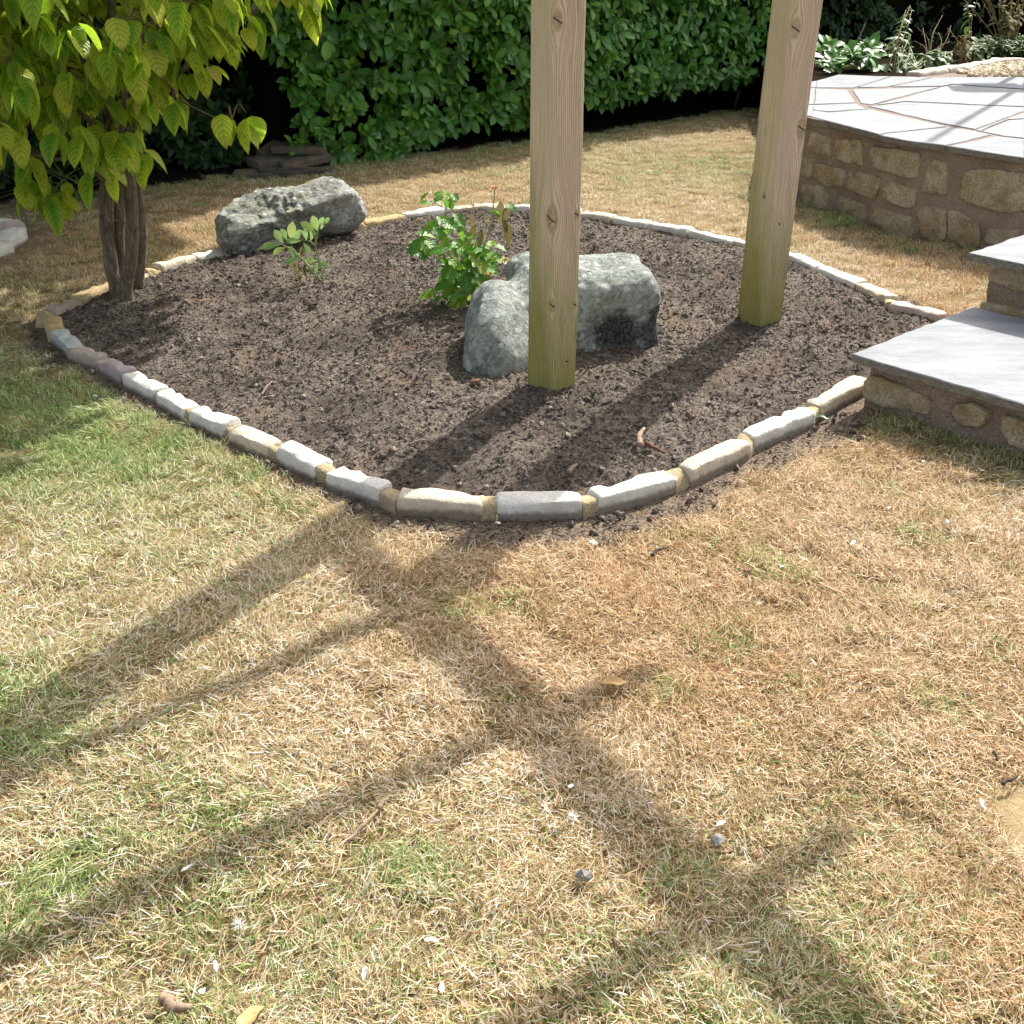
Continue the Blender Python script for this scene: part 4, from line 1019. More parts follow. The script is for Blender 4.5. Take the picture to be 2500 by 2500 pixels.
for i in range(4):
    for q in range(2):
        a = Vector(gb[i]).lerp(Vector(gb[i + 1]), q * .5 + .02); b = Vector(gb[i]).lerp(Vector(gb[i + 1]), q * .5 + .48)
        mk('stone', *rock_bar((*a, 0), (*b, 0), .15, PZ - .05, PZ + .02 + .02 * random.random(), 500 + i * 2 + q, 6), M_EDGE['cream' if q else 'pink'], gs)
def pebble(s, seed, fl=.6):
    bm = bmesh.new(); bmesh.ops.create_icosphere(bm, subdivisions=1, radius=1); r = random.Random(seed); k = [r.uniform(.7, 1.3) for _ in range(3)]
    v = [(p.co.x * s * k[0] * r.uniform(.6, 1.4), p.co.y * s * k[1] * r.uniform(.6, 1.4), p.co.z * s * fl * r.uniform(.8, 1.2)) for p in bm.verts]; f = [[p.index for p in q.verts] for q in bm.faces]; bm.free(); return v, f
CG = protos([(*pebble(.018, k), M_GRAVEL, None, True) for k in range(5)], 'gravel_piece')
P = RNG.uniform([4.3, 10.0], [8.2, 13.6], (9000, 2)); P = P[inside(P, GR)]; n = len(P)
scatter('gravel', np.column_stack([P, np.full(n, PZ)]), RNG.uniform(0, 6, (n, 3)), RNG.uniform(.6, 1.3, n), RNG.integers(0, 5, n), CG, {'shade': RNG.random(n)}, 'pale golden gravel behind the patio', 'gravel', M_GRAVEL)

def weed(name, label, base, top, nst, leafL, leafW, prof, mat, stemmat, spread=.15, nl=14, cat='weed', per=1., hang=.3, sr=.006):
    t = thing(name, label, cat, tuple(base), None); st = MB(); lf = MB(); base = Vector(base); top = Vector(top)
    for k in range(nst):
        e = top + Vector((random.gauss(0, spread), random.gauss(0, spread * .6), random.uniform(-.35, .05) * (top - base).length)); b = base + Vector((random.gauss(0, .03), random.gauss(0, .03), 0))
        pts = spline([b, b.lerp(e, .5) + Vector((random.uniform(-.06, .06), 0, .06)), e], 5); st.add(*tube(pts, [sr * (1 - .6 * i / len(pts)) for i in range(len(pts))], 5))
        for j in range(nl):
            u = (j + .5) / nl; u = 1 - (1 - u) * per; p = pts[min(len(pts) - 1, int(u * (len(pts) - 1)))] .lerp(pts[min(len(pts) - 1, int(u * (len(pts) - 1)) + 1)], random.random())
            a = random.uniform(0, 6.28); d = Vector((math.cos(a), math.sin(a), random.uniform(-.3, .5) - hang)); s_ = random.uniform(.6, 1.15) * (1.15 - .5 * u)
            v, f, uv = leaf_mesh(leafL * 1.35, leafW * 1.5, prof, 2, 4, fold=.2, droop=random.uniform(.1, .6)); lf.add(xf(v, leafmat(p, d, (0, -.3, 1), s_)), f, uv, random.random())
    st.build('stem', stemmat, t); lf.build('foliage', mat, t).__setitem__('kind', 'stuff'); return t
B = PZ - .04
weed('weed', 'tall arching weed with yellowing leaves rising right of the mixed shrub', gz(2165, 178, B), gy(2225, -30, 11.9), 3, .09, .025, p_el, M_WEED, M_DRYSTEM, .05, 26)
weed('weed', 'feathery green weed with small seed heads at the patio corner beside the tall arching weed', gz(2195, 178, B), gy(2200, 92, 11.6), 7, .06, .02, p_el, M_WEED, M_STEM, .09, 22)
weed('weed', 'low bushy green weed in front of the black gap', gz(2290, 172, B), gy(2285, 118, 11.5), 10, .075, .035, p_ov, M_WEED, M_STEM, .13, 12)
weed('weed', 'thin dry grass stems standing in the black gap', gz(2270, 168, B), gy(2285, 40, 12.0), 8, .03, .006, p_el, M_DEAD, M_DRYSTEM, .13, 6, sr=.004)
weed('weed', 'weed with curled dry brown leaves right of the low bushy weed', gz(2350, 160, B), gy(2340, 70, 11.7), 5, .07, .028, p_ov, M_DEAD, M_DRYSTEM, .1, 14)
weed('weed', 'slender climbing stem with a few green leaves near the top right', gz(2370, 150, B), gy(2385, -30, 12.3), 2, .09, .05, p_ov, M_WEED, M_DRYSTEM, .05, 14)
weed('perennial', 'dense blue green feathery perennial above the gravel at the right border', gz(2420, 140, B), gy(2425, 92, 12.4), 26, .11, .02, p_el, M_WEED, M_STEM, .22, 16, 'plant', hang=-.1)
weed('perennial', 'clump of lance leaved green plants at the right border behind the gravel edging', gz(2490, 134, B), gy(2500, 88, 12.6), 22, .12, .025, p_el, M_WEED, M_STEM, .22, 14, 'plant', hang=-.1)
weed('weed', 'tangle of tall dead brown stems in the top right corner', gz(2455, 130, B), gy(2450, -60, 12.9), 16, .07, .02, p_el, M_DEAD, M_DRYSTEM, .35, 9, sr=.007)
weed('weed', 'yellow stemmed weed with drying leaves in the top right corner', gz(2480, 135, B), gy(2475, -20, 12.5), 5, .09, .03, p_el, M_DEAD, M_STEM, .12, 20)
weed('weed', 'mid green weed patch filling the gap behind the patio corner', gz(2235, 172, B), gy(2240, 110, 12.2), 14, .07, .03, p_ov, M_WEED, M_STEM, .2, 12)
weed('weed', 'dull green weed clump below the dead stems at the upper right', gz(2390, 150, B), gy(2385, 95, 12.6), 14, .07, .03, p_ov, M_WEED, M_STEM, .22, 12)
# broad leaved seedling laurel in front of the shrub
sl = thing('laurel_seedling', 'low broad leaved laurel shoots between the far post and the patio corner', 'shrub', tuple(gz(2070, 200, .3)))
spots = [(gy(random.uniform(2000, 2145), random.uniform(125, 185), 11.3 + random.uniform(-.3, .4)), Vector((random.uniform(-.5, .5), -.5, .8))) for _ in range(34)]
leaf_mass(sl, LP, M_LAUREL, .17, .075, p_el, spots, 6, 40)
p0 = gz(2070, 200, .3); mk('stem', *tube([(p0.x, p0.y, 0), (p0.x, p0.y, .6), (p0.x + .1, p0.y, .9)], [.015, .012, .006], 6), M_TWIG, sl)

# stack of old slates by the hedge
def slab_stone(px, py, L, Wd, H, yaw, z, tilt, label, seed):
    p = gz(px, py, 0); v, f = rock_bar((-L / 2, 0, 0), (L / 2, 0, 0), Wd, 0, H, seed, 7, .012); o = mk('slate_slab', v, f, M_SLATE, None); shade_ang(o, 35)
    o.location = (p.x, p.y, z); o.rotation_euler = (tilt[0], tilt[1], RAD(yaw)); tag(o, label, 'stone slab', 'old stone slabs stacked by the hedge')
slab_stone(622, 432, .34, .22, .07, 6, -.025, (.05, .02), 'leftmost low grey slab of the pile, lying flat in the grass', 601)
slab_stone(672, 428, .28, .2, .07, 22, -.02, (-.04, .05), 'low grey slab in the pile, second from the left', 602)
slab_stone(650, 415, .24, .22, .06, 38, .04, (.1, -.08), 'small blocky slab resting on the low slabs at the left of the pile', 603)
slab_stone(690, 408, .36, .24, .055, -30, .07, (.3, .34), 'tilted slab leaning down to the right in the middle of the pile', 604)
slab_stone(735, 405, .46, .28, .05, 9, .125, (.04, .05), 'topmost long flat slab of the pile', 605)
slab_stone(745, 412, .42, .26, .05, 24, .05, (.06, -.10), 'thick slab under the topmost one at the right of the pile', 606)
slab_stone(745, 425, .55, .24, .06, 18, -.02, (0, .02), 'lowest long slab at the right of the pile', 607)

# ================================================================== TREE
tree = thing('dogwood_tree', 'multi stemmed dogwood tree with drooping yellow green leaves at the left of the bed', 'tree', tuple(gz(298, 733, 0)))
def limb(pts, radii, name='trunk', n=12, sub=6, jit=.03, mat=None):
    P = [gy(x, y, Y) for x, y, Y in pts]; Q = spline(P, sub); m = len(Q); R = np.interp(np.linspace(0, 1, m), np.linspace(0, 1, len(radii)), radii)
    Q = [q + Vector(((vn(np.array([[q.z * 7, i_ * .1, 0.]]), 3)[0]) * .006, 0, 0)) for i_, q in enumerate(Q)]
    v, f = tube(Q, [float(r) * (1 + .06 * math.sin(i * 1.3)) for i, r in enumerate(R)], n, jit); mk(name, v, f, mat or M_BARK, tree); return Q
L_A = limb([(303, 760, 5.12), (305, 728, 5.12), (318, 640, 5.1), (323, 540, 5.1), (318, 430, 5.1), (312, 340, 5.1), (298, 240, 5.15), (285, 130, 5.2), (270, 0, 5.3), (250, -150, 5.4), (230, -330, 5.5)], [.046, .037, .032, .031, .03, .029, .03, .025, .02, .014, .008])
L_B = limb([(292, 755, 5.2), (286, 715, 5.22), (268, 620, 5.24), (258, 520, 5.26), (262, 430, 5.28), (275, 340, 5.3), (262, 240, 5.3), (235, 120, 5.25), (190, -10, 5.2), (150, -200, 5.1)], [.043, .036, .033, .031, .03, .028, .03, .024, .018, .01])
L_C = limb([(325, 745, 5.34), (335, 700, 5.34), (344, 630, 5.34), (342, 520, 5.33), (334, 430, 5.32), (322, 320, 5.32), (330, 200, 5.35), (370, 50, 5.45), (420, -120, 5.6)], [.038, .034, .03, .028, .028, .026, .02, .015, .008])
L_E = limb([(296, 750, 5.3), (300, 690, 5.32), (290, 600, 5.3), (292, 480, 5.3), (300, 380, 5.3)], [.04, .034, .026, .022, .02])
BRS = [
 ([(318, 330, 5.2), (350, 265, 5.15), (410, 205, 5.1), (450, 165, 5.05), (520, 112, 5.05), (620, 30, 5.1), (720, -60, 5.2), (860, -180, 5.4)], [.018, .016, .013, .010, .008, .004], 'branch'),
 ([(312, 255, 5.15), (322, 300, 5.05), (300, 330, 5.02), (306, 270, 5.0), (298, 200, 4.95)], [.012, .012, .008], 'branch'),
 ([(272, 350, 5.25), (215, 290, 5.1), (140, 230, 4.95), (40, 180, 4.8), (-80, 130, 4.7)], [.016, .012, .009, .006], 'branch'),
 ([(262, 450, 5.2), (200, 392, 5.05), (120, 388, 4.9), (40, 360, 4.75), (-60, 330, 4.7)], [.014, .010, .008, .005], 'branch'),
 ([(300, 545, 5.05), (280, 480, 5.0), (240, 420, 4.95), (190, 360, 4.9), (120, 300, 4.85)], [.008, .007, .005, .004], 'branch'),
 ([(318, 300, 5.2), (400, 120, 5.4), (520, -60, 5.8), (640, -260, 6.2)], [.02, .016, .012, .006], 'branch'),
 ([(285, 200, 5.15), (330, 120, 5.0), (400, 50, 4.9), (480, -20, 4.85), (560, -120, 4.8)], [.016, .012, .009, .006], 'branch'),
 ([(255, 200, 5.2), (180, 120, 5.0), (90, 60, 4.85), (0, 0, 4.7)], [.016, .012, .008], 'branch'),
 ([(412, 200, 5.1), (430, 238, 4.95), (480, 265, 4.85), (530, 288, 4.8), (566, 292, 4.78)], [.004, .003, .0022], 'twig'),
 ([(250, 470, 5.1), (255, 520, 5.05), (300, 545, 5.02)], [.003, .003, .002], 'twig'),
 ([(118, 388, 4.9), (95, 420, 4.85), (80, 445, 4.82)], [.004, .003, .002], 'twig')]
for p, r, nm in BRS: limb(p, r, nm, 7, 5, .02, M_BARK if r[0] > .01 else M_TWIG)
DP = leaf_protos('dogwood', 9, M_DOG, .14, .086, p_ov, nu=4, nv=7, wave=.014)
OUT = [(-400, 520), (0, 490), (30, 470), (60, 545), (110, 560), (150, 500), (195, 420), (262, 440), (300, 420), (330, 405), (350, 300), (390, 270), (420, 205), (455, 200), (500, 130), (540, 170), (580, 130), (625, 95), (640, 30), (720, 30), (760, 35), (800, -30), (1000, -260)]
def crown_ok(p):
    x, y = proj(p)
    if x > 1000: return False
    return y < np.interp(x, [a for a, b in OUT], [b for a, b in OUT]) - 10
cl = []
while len(cl) < 900:
    p = Vector((random.uniform(-3.9, -.7), random.uniform(4.25, 6.1), random.uniform(.75, 2.9)))
    q = Vector(((p.x + 2.2) / 1.6, (p.y - 5.15) / .95, (p.z - 1.85) / 1.2))
    if q.length > 1 or q.length < .25: continue
    if p.z > 1.5 and random.random() < .3: continue
    if not crown_ok(p + Vector((0, 0, -.09))): continue
    cl.append(p)
k = 0
while k < 190:
    q = Vector((random.uniform(-1, 1), random.uniform(-1, 1), random.uniform(-1, 1)))
    if q.length > 1: continue
    p = Vector((-1.02 + q.x * .72, 6.2 + q.y * .6, 2.15 + q.z * .42))
    if crown_ok(p + Vector((0, 0, -.1))): cl.append(p); k += 1
manual = [(90, 448, 4.82), (110, 470, 4.8), (55, 440, 4.8), (230, 390, 4.9), (285, 350, 4.85), (345, 372, 5.2), (560, 282, 4.78), (425, 246, 4.9), (260, 405, 4.95), (155, 455, 4.85), (600, 275, 4.8), (290, 320, 4.9), (400, 150, 4.9), (515, 70, 4.9), (580, 40, 5.0), (455, 120, 4.85), (745, -5, 5.1), (480, 60, 4.9), (430, 90, 4.9), (500, 150, 5.0), (370, 190, 4.95), (390, 60, 4.85), (340, 240, 5.0), (620, 20, 5.1), (560, -10, 5.0), (465, 190, 5.0)]
allc = [(p, 0) for p in cl] + [(gy(*m), 1) for m in manual]
leaves = []; tw = MB(); bpts = L_A + L_B + L_C
for br, r, nm in BRS: bpts = bpts + spline([gy(*q) for q in br], 3)
bpts = [b for b in bpts if b.z > .75]
for p, man in allc:
    b = min(bpts, key=lambda q: (q - p).length + random.uniform(0, .1))
    if (b - p).length < 1.3: tw.add(*tube(spline([b, b.lerp(p, .55) + Vector((0, 0, .05)), p], 3), [.0035, .003, .0028, .0025, .002, .0018, .0015], 4, 0, False))
    o = Vector((p.x + 2.2, p.y - 5.2, .1)).normalized(); k = random.randint(4, 7) if not man else random.randint(3, 5); a0 = random.uniform(0, 6.28)
    for i in range(k):
        a = a0 + i * 2.2; rad = Vector((math.cos(a), math.sin(a), 0)); d = rad * .75 + o * .35 + Vector((0, 0, -random.uniform(.55, 1.5))); up = rad + Vector((0, 0, .75)) + o * .3
        leaves.append((p + Vector((random.uniform(-.03, .03), random.uniform(-.03, .03), random.uniform(-.05, .02))), d, up, random.uniform(.62, 1.12), random.random()))
tw.build('twigs', M_TWIG, tree).__setitem__('kind', 'stuff')
def kleaf(l):
    x, y = proj(l[0]); return (l[3] / (l[0] - CAMP).length) if (-30 < x < 2500 and -20 < y) else -1
leaves.sort(key=kleaf, reverse=True)
for l in leaves[:295]: put_leaf(random.choice(DP), leafmat(l[0], l[1], l[2], l[3]), tree)
mb = MB()
for l in leaves[295:]:
    v, f, uv = leaf_mesh(.14, .086, p_ov, 2, 5, fold=random.uniform(.05, .4), droop=random.uniform(.1, .5), wave=.01); mb.add(xf(v, leafmat(l[0], l[1], l[2], l[3])), f, uv, l[4])
mb.build('foliage', M_DOG, tree).__setitem__('kind', 'stuff')
# strap-leaved plant in the shade behind the tree
sp = thing('strap_leaved_plant', 'dark strap leaved plant in the shade behind the tree foliage', 'plant', tuple(gz(165, 480, 0)))
mb = MB(); b0 = gz(165, 480, 0)
for k in range(40):
    a = random.uniform(0, 6.28); d = Vector((math.cos(a), math.sin(a), random.uniform(.5, 1.6))); v, f, uv = leaf_mesh(random.uniform(.3, .5), .03, p_st, 2, 7, fold=.3, droop=random.uniform(.4, 1.1)); mb.add(xf(v, leafmat(b0 + Vector((random.gauss(0, .12), random.gauss(0, .08), 0)), d, (0, 0, 1))), f, uv, random.random())
mb.build('foliage', M_WEED, sp).__setitem__('kind', 'stuff')

# ================================================================== PLANTS IN THE BED
HP = leaf_protos('herb', 6, M_HERB, .115, .075, p_lb, nu=4, nv=9, wave=.02)
DD = leaf_protos('dead', 3, M_DEAD, .10, .04, p_ov, nu=2, nv=5, wave=.05)
SP = leaf_protos('shrub', 4, M_SHRUB, .098, .052, p_ob, nu=2, nv=5)
pb = thing('flowering_perennial', 'leafy bright green perennial with spent flower heads left of the large boulder', 'plant', tuple(gz(1130, 742, .03)))
Yb = gz(1130, 742, .03).y
def pst(pts, r0=.006, par=pb, mat=M_STEM): 
    Q = spline([gy(*p) for p in pts], 5); mk('stem', *tube(Q, [r0 * (1 - .5 * i / len(Q)) for i in range(len(Q))], 6), mat, par)
pst([(1130, 748, Yb), (1150, 650, Yb), (1140, 580, Yb - .05), (1110, 520, Yb - .1), (1092, 488, Yb - .1)])
pst([(1135, 748, Yb), (1170, 640, Yb), (1195, 560, Yb), (1205, 500, Yb), (1208, 460, Yb)], .005)
pst([(1140, 600, Yb), (1160, 570, Yb), (1140, 555, Yb - .05), (1090, 552, Yb - .1), (1060, 560, Yb - .12)], .004)
pst([(1125, 748, Yb), (1110, 680, Yb - .05), (1100, 640, Yb - .1), (1085, 620, Yb - .1)], .005)
pst([(1195, 560, Yb), (1180, 530, Yb - .05), (1200, 515, Yb - .08), (1228, 520, Yb - .1)], .004)
for (x, y, n_, sc) in [(1090, 485, 5, .5), (1065, 483, 4, .5), (1110, 480, 3, .45), (1075, 545, 5, .85), (1045, 560, 4, .8), (1105, 530, 4, .7), (1025, 590, 4, .8), (1085, 590, 3, .8), (1110, 575, 3, .6), (1120, 605, 5, .9), (1150, 600, 4, .8),
                       (1085, 625, 4, .8), (1140, 640, 6, 1), (1110, 650, 5, .9), (1170, 625, 5, .9), (1200, 640, 4, .8), (1125, 680, 5, 1), (1160, 680, 5, 1), (1090, 705, 5, .85), (1120, 720, 6, 1), (1150, 725, 6, 1), (1075, 720, 3, .7), (1175, 700, 4, .8), (1205, 615, 3, .7), (1130, 560, 3, .7), (1215, 500, 3, .5)]:
    for i in range(n_ + 1):
        p = gy(x + random.gauss(0, 14), y + random.gauss(0, 10), Yb - .06 + random.gauss(0, .07)); a = random.uniform(0, 6.28); d = Vector((math.cos(a), math.sin(a) * .9 - .15, random.uniform(-1.0, .25)))
        put_leaf(random.choice(HP), leafmat(p, d, (-.1, -.3, 1), sc * random.uniform(.75, 1.1)), pb)
for (x, y) in [(1235, 505), (1228, 530), (1238, 545), (1150, 520), (1160, 550), (1168, 580), (1175, 560), (1222, 490)]:
    put_leaf(random.choice(DD), leafmat(gy(x, y, Yb - .08), (random.uniform(-.5, .5), -.2, -1), (.2, -1, .3), random.uniform(.7, 1.1)), pb, 'withered_leaf')
M_FLOWER = m_plain('spent_orange_flower', (.42, .17, .03), .7, .2, .5, 80)
for (x, y, s_) in [(1189, 662, .024), (1231, 633, .016), (1208, 456, .018)]:
    mb = MB(); c0 = gy(x, y, Yb - .12 if y > 600 else Yb)
    for k in range(16):
        a = random.uniform(0, 6.28); v, f, uv = leaf_mesh(s_ * 1.3, s_ * .5, p_el, 2, 3, fold=.3, droop=.5); mb.add(xf(v, leafmat(c0, (math.cos(a), math.sin(a), random.uniform(-.5, .8)), (0, 0, 1))), f, uv, 0)
    mb.build('flower_head', M_FLOWER, pb)
pa = thing('young_shrub', 'young shrub with a few rounded leaves leaning left in front of the long boulder', 'plant', tuple(gz(792, 698, .03)))
Ya = gz(792, 698, .03).y
pst([(792, 700, Ya), (785, 660, Ya), (776, 625, Ya), (770, 598, Ya - .03), (776, 565, Ya - .03), (784, 545, Ya - .03)], .0065, pa)
pst([(790, 700, Ya), (765, 665, Ya), (740, 635, Ya - .03), (715, 612, Ya - .05), (690, 598, Ya - .05)], .006, pa)
pst([(788, 696, Ya), (768, 660, Ya), (745, 640, Ya)], .005, pa); pst([(770, 600, Ya - .02), (755, 588, Ya - .02), (740, 588, Ya)], .0025, pa); pst([(720, 616, Ya - .05), (712, 600, Ya - .05), (700, 580, Ya - .04)], .0025, pa)
for (x, y, dx, dz, sc) in [(682, 598, -1, .1, .95), (690, 594, -.4, 1, .9), (700, 586, -.3, 1, .8), (712, 590, .1, 1, .95), (716, 592, .7, .9, .9), (698, 604, -.9, -.2, .8), (735, 588, -.8, .1, .7), (748, 586, .0, 1, .7), (758, 588, .4, .9, .7), (772, 572, -.8, 1, .95), (777, 566, -.2, 1, .9), (784, 560, .3, 1, .85), (790, 548, .8, .8, .6),
                         (712, 600, .2, -.9, .7), (740, 592, .6, -.8, .6), (774, 636, -.9, .1, .6), (776, 638, .9, -.4, .7), (774, 640, -.3, -1, .7), (730, 628, -.8, -.3, .8), (742, 634, .8, .1, .7), (725, 625, -.3, .6, .6)]:
    for _ in range(1): put_leaf(random.choice(SP), leafmat(gy(x, y, Ya - .03 + random.gauss(0, .02)), (dx, -.35, dz), (0, -.8, .7), sc * random.uniform(.9, 1.1)), pa)
for (x, y) in [(722, 640), (735, 650), (730, 670), (745, 645), (718, 630), (738, 600), (744, 605), (728, 660)]:
    put_leaf(random.choice(DD), leafmat(gy(x, y, Ya - .03), (random.uniform(-.5, .5), -.3, -1), (.1, -1, .3), random.uniform(.4, .65)), pa, 'withered_leaf')

# ================================================================== MULCH, CLODS
def chip(L, Wd, T, seed):
    r = random.Random(seed); v = []
    for x in (-.5, 0, .5):
        w = Wd * (1 if x == 0 else r.uniform(.3, .8)); b = r.uniform(-.1, .1) * L
        for y, z in ((-.5, -.5), (.5, -.5), (.5, .5), (-.5, .5)): v.append((x * L, y * w + b, z * T * r.uniform(.7, 1.2) + (abs(x) * r.uniform(-.1, .3) * Wd)))
    f = [(0, 1, 2, 3)[::-1], (8, 9, 10, 11)]
    for s_ in (0, 4):
        for k in range(4): f.append((s_ + k, s_ + (k + 1) % 4, s_ + 4 + (k + 1) % 4, s_ + 4 + k))
    return v, f
CC = protos([(*chip(random.uniform(.009, .026), random.uniform(.002, .006), random.uniform(.0015, .004), k), M_CHIP, None, False) for k in range(8)], 'bark_chip')
CL = protos([(*pebble(random.uniform(.004, .010), 30 + k, .75), M_CLOD, None, False) for k in range(7)], 'soil_clod')
def bedpts(n):
    lo = RING.min(0) - .25; hi = RING.max(0) + .25; P = RNG.uniform(lo, hi, (n, 2)); ins = inside(P, RING); d = dist(P, RING)
    w = dirtf(P); keep = (ins & (d > .05)) | (~ins & (RNG.random(n) < w * .75) & (d > .055)); keep &= ~inside(P, [tuple(p) for p in STEP1])
    P = P[keep]; ins = ins[keep]; z = np.where(ins, soil_z(P), mound(P[:, 0], P[:, 1]) + .002); return P, z
P, z = bedpts(90000); n = len(P); ph = np.abs(fb2(P[:, 0], P[:, 1], 3, 3, 44))
keep = RNG.random(n) < .22 + 1.9 * ph; P, z = P[keep], z[keep]; n = len(P)
rot = np.column_stack([RNG.normal(0, .35, n), RNG.normal(0, .35, n), RNG.uniform(0, 6.28, n)])
scatter('bark_mulch', np.column_stack([P, z + .003]), rot, RNG.uniform(.4, 1.25, n) ** 1.3 * np.where(RNG.random(n) < .03, 2.0, 1), RNG.integers(0, 8, n), CC, {'shade': RNG.random(n) ** 1.6}, 'dark fine bark mulch lying over the soil bed', 'mulch', M_CHIP)
P, z = bedpts(60000); n = len(P)
scatter('soil_crumbs', np.column_stack([P, z + .001]), RNG.uniform(0, 6.28, (n, 3)), .3 + 1.5 * RNG.random(n) ** 6, RNG.integers(0, 7, n), CL, {'shade': RNG.random(n)}, 'crumbly brown soil clods all over the bed', 'soil', M_CLOD)

# ================================================================== GRASS
def tuft(kind, seed, nb):
    r = random.Random(seed); v = []; f = []; tint = []; sel = []; hg = []
    comb = r.uniform(-.35, .35)
    for b in range(nb):
        if kind == 'flat': L = r.uniform(.018, .048); lean = r.uniform(1.05, 1.55); w = r.uniform(.0006, .0013); R = .065; dirn = comb + r.gauss(0, .8) if r.random() < .55 else r.uniform(0, 6.28)
        elif kind == 'mat': L = r.uniform(.012, .038); lean = r.uniform(.9, 1.55); w = r.uniform(.0008, .0016); R = .065; dirn = r.uniform(0, 6.28)
        else: L = r.uniform(.018, .042); lean = r.uniform(.3, 1.1); w = r.uniform(.0009, .0017); R = .05; dirn = r.uniform(0, 6.28)
        a = r.uniform(0, 6.28); q = R * math.sqrt(r.random()); x, y = q * math.cos(a), q * math.sin(a); z = 0 if kind != 'mat' else r.uniform(0, .006)
        z0 = z + (r.uniform(0, .008) if kind == 'flat' else 0); cu = r.uniform(.0, .5); tw = r.gauss(0, .16); t_ = r.random(); s_ = r.random(); base = len(v); n = 3
        cx, cy, cz = x, y, z0; th = lean - cu * .5; dd = dirn
        sd_ = r.uniform(-.6, .6)
        for j in range(n + 1):
            u = j / n; ww = w * (1 - u ** 2.2 * .9); px_, py_ = -math.sin(dd), math.cos(dd)
            zz = sd_ * ww
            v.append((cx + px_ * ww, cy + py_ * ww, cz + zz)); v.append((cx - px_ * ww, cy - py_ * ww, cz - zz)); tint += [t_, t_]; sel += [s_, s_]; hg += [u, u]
            th2 = min(1.75, th + cu * u); cx += math.sin(th2) * math.cos(dd) * L / n; cy += math.sin(th2) * math.sin(dd) * L / n; cz = max(.001, cz + math.cos(th2) * L / n); dd += tw / n
        for j in range(n): f.append((base + 2 * j, base + 2 * j + 1, base + 2 * j + 3, base + 2 * j + 2))
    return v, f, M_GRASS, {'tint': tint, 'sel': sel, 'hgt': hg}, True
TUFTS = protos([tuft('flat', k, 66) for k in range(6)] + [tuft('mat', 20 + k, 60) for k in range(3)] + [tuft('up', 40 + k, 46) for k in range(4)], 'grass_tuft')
def lawn_points():
    out = []
    for (y0, y1, dens) in [(.2, 1.5, 760), (1.5, 2.6, 760), (2.6, 3.8, 560), (3.8, 5.2, 420), (5.2, 7, 300), (7, 9.5, 200), (9.5, 13.5, 150)]:
        hw = .5 * (.877 * y1 + .8) + .7; hw = min(hw, 6.5); n = int((y1 - y0) * 2 * hw * dens); out.append(np.column_stack([RNG.uniform(-hw, hw, n), RNG.uniform(y0, y1, n)]))
    return np.concatenate(out)
P = lawn_points(); ins = inside(P, RING); d = dist(P, RING); x, y = P[:, 0], P[:, 1]
dw = dirtf(P); sw = sandf(P)
keep = ~ins & (d > .055) & (RNG.random(len(P)) > dw * 1.02 - .02 * (dw < .5)) & ~inside(P, PATIO) & (RNG.random(len(P)) > sw * 1.0) & (behind(P) < .06 + .1 * RNG.random(len(P))) & ~inside(P, [tuple(A1 + back * .04 + d1 * .06), tuple(B1 + d1 * .05 - back * .0), tuple(B1 + d1 * LEN1), tuple(A1 + back * .07 + d1 * LEN1)]) & ~inside(P, [tuple(q) for q in STEP2]) & ~inside(P, E2 and [(-9, 6.6), (-4.4, 6.2), (-3.75, 6.35), (-3.6, 6.0), (-4.2, 5.6), (-9, 5.0)])
P = P[keep]; x, y = P[:, 0], P[:, 1]; n = len(P)
def G(cx, cy, r, a, asp=1.): return a * np.exp(-(((x - cx) / r) ** 2 + ((y - cy) / (r * asp)) ** 2))
nz = fb2(x, y, 1.5, 4, 61); nf = fb2(x, y, 5.5, 3, 62); nl = fb2(x, y, .8, 2, 63)
gr = .06 + .16 * nz + np.clip(nf - .42, 0, 1) * 1.3
gr += G(-1.8, 3.5, .8, 1.0, .8) + G(-2.6, 4.2, .8, .5) + G(-1.1, 2.75, .45, .28) + G(-1.05, 1.7, .7, .10) + G(-.5, 1.25, .35, .35, .5) + G(-.85, 1.55, .3, .25)
dwall = dist(P, [tuple(p) for p in PATIO[:9]], False); gr += .6 * np.exp(-(dwall / .22) ** 2) * (y < 8)
ds = dist(P, [tuple(A1), tuple(A1 + d1 * LEN1)], False); gr += .75 * np.exp(-(ds / .16) ** 2) * (y < 4.0)
ds2 = dist(P, [tuple(A2), tuple(B1)], False); gr += .55 * np.exp(-(ds2 / .3) ** 2) * (x > 1.7)
bh = behind(P); gr += .55 * np.exp(-((bh + .05) / .28) ** 2) + .22 * np.exp(-((bh + .3) / .7) ** 2)
gr += G(1.9, 8.9, .8, .45, 1.2) + G(1.0, 9.2, 1.1, .3) + G(.55, 1.2, .3, .3) + G(.25, .95, .25, .3) + G(.75, 1.7, .3, .14)
gr -= G(.7, 2.6, .9, .14, .9)
gr = np.clip(gr, .02, 1)
dry = np.clip(.26 + .8 * nl + .35 * nf + G(.9, 2.6, .9, .22) + G(1.0, 1.3, .4, .3) - G(-.9, 1.6, .8, .25), 0, 1)
far = y > 5
kind = RNG.random(n); up = (kind < np.where(far, .55, .10 + .30 * gr))
idx = np.where(up, RNG.integers(9, 13, n), np.where(RNG.random(n) < .30, RNG.integers(6, 9, n), RNG.integers(0, 6, n)))
ang = 5.5 * fb2(x, y, 1.1, 2, 71) + 2.0 * nf + RNG.normal(0, .6, n)
rot = np.column_stack([RNG.normal(0, .07, n), RNG.normal(0, .07, n), ang])
scl = RNG.uniform(.7, 1.2, n) * np.where(y < 2.0, .88, .94) * np.where(far, 1.0, 1); scl *= np.where(dw[keep] > .25, .7, 1)
tall = (nf > .45) & (gr > .3); scl = np.where(tall, scl * 1.2, scl)
zz = mound(x, y) + .001
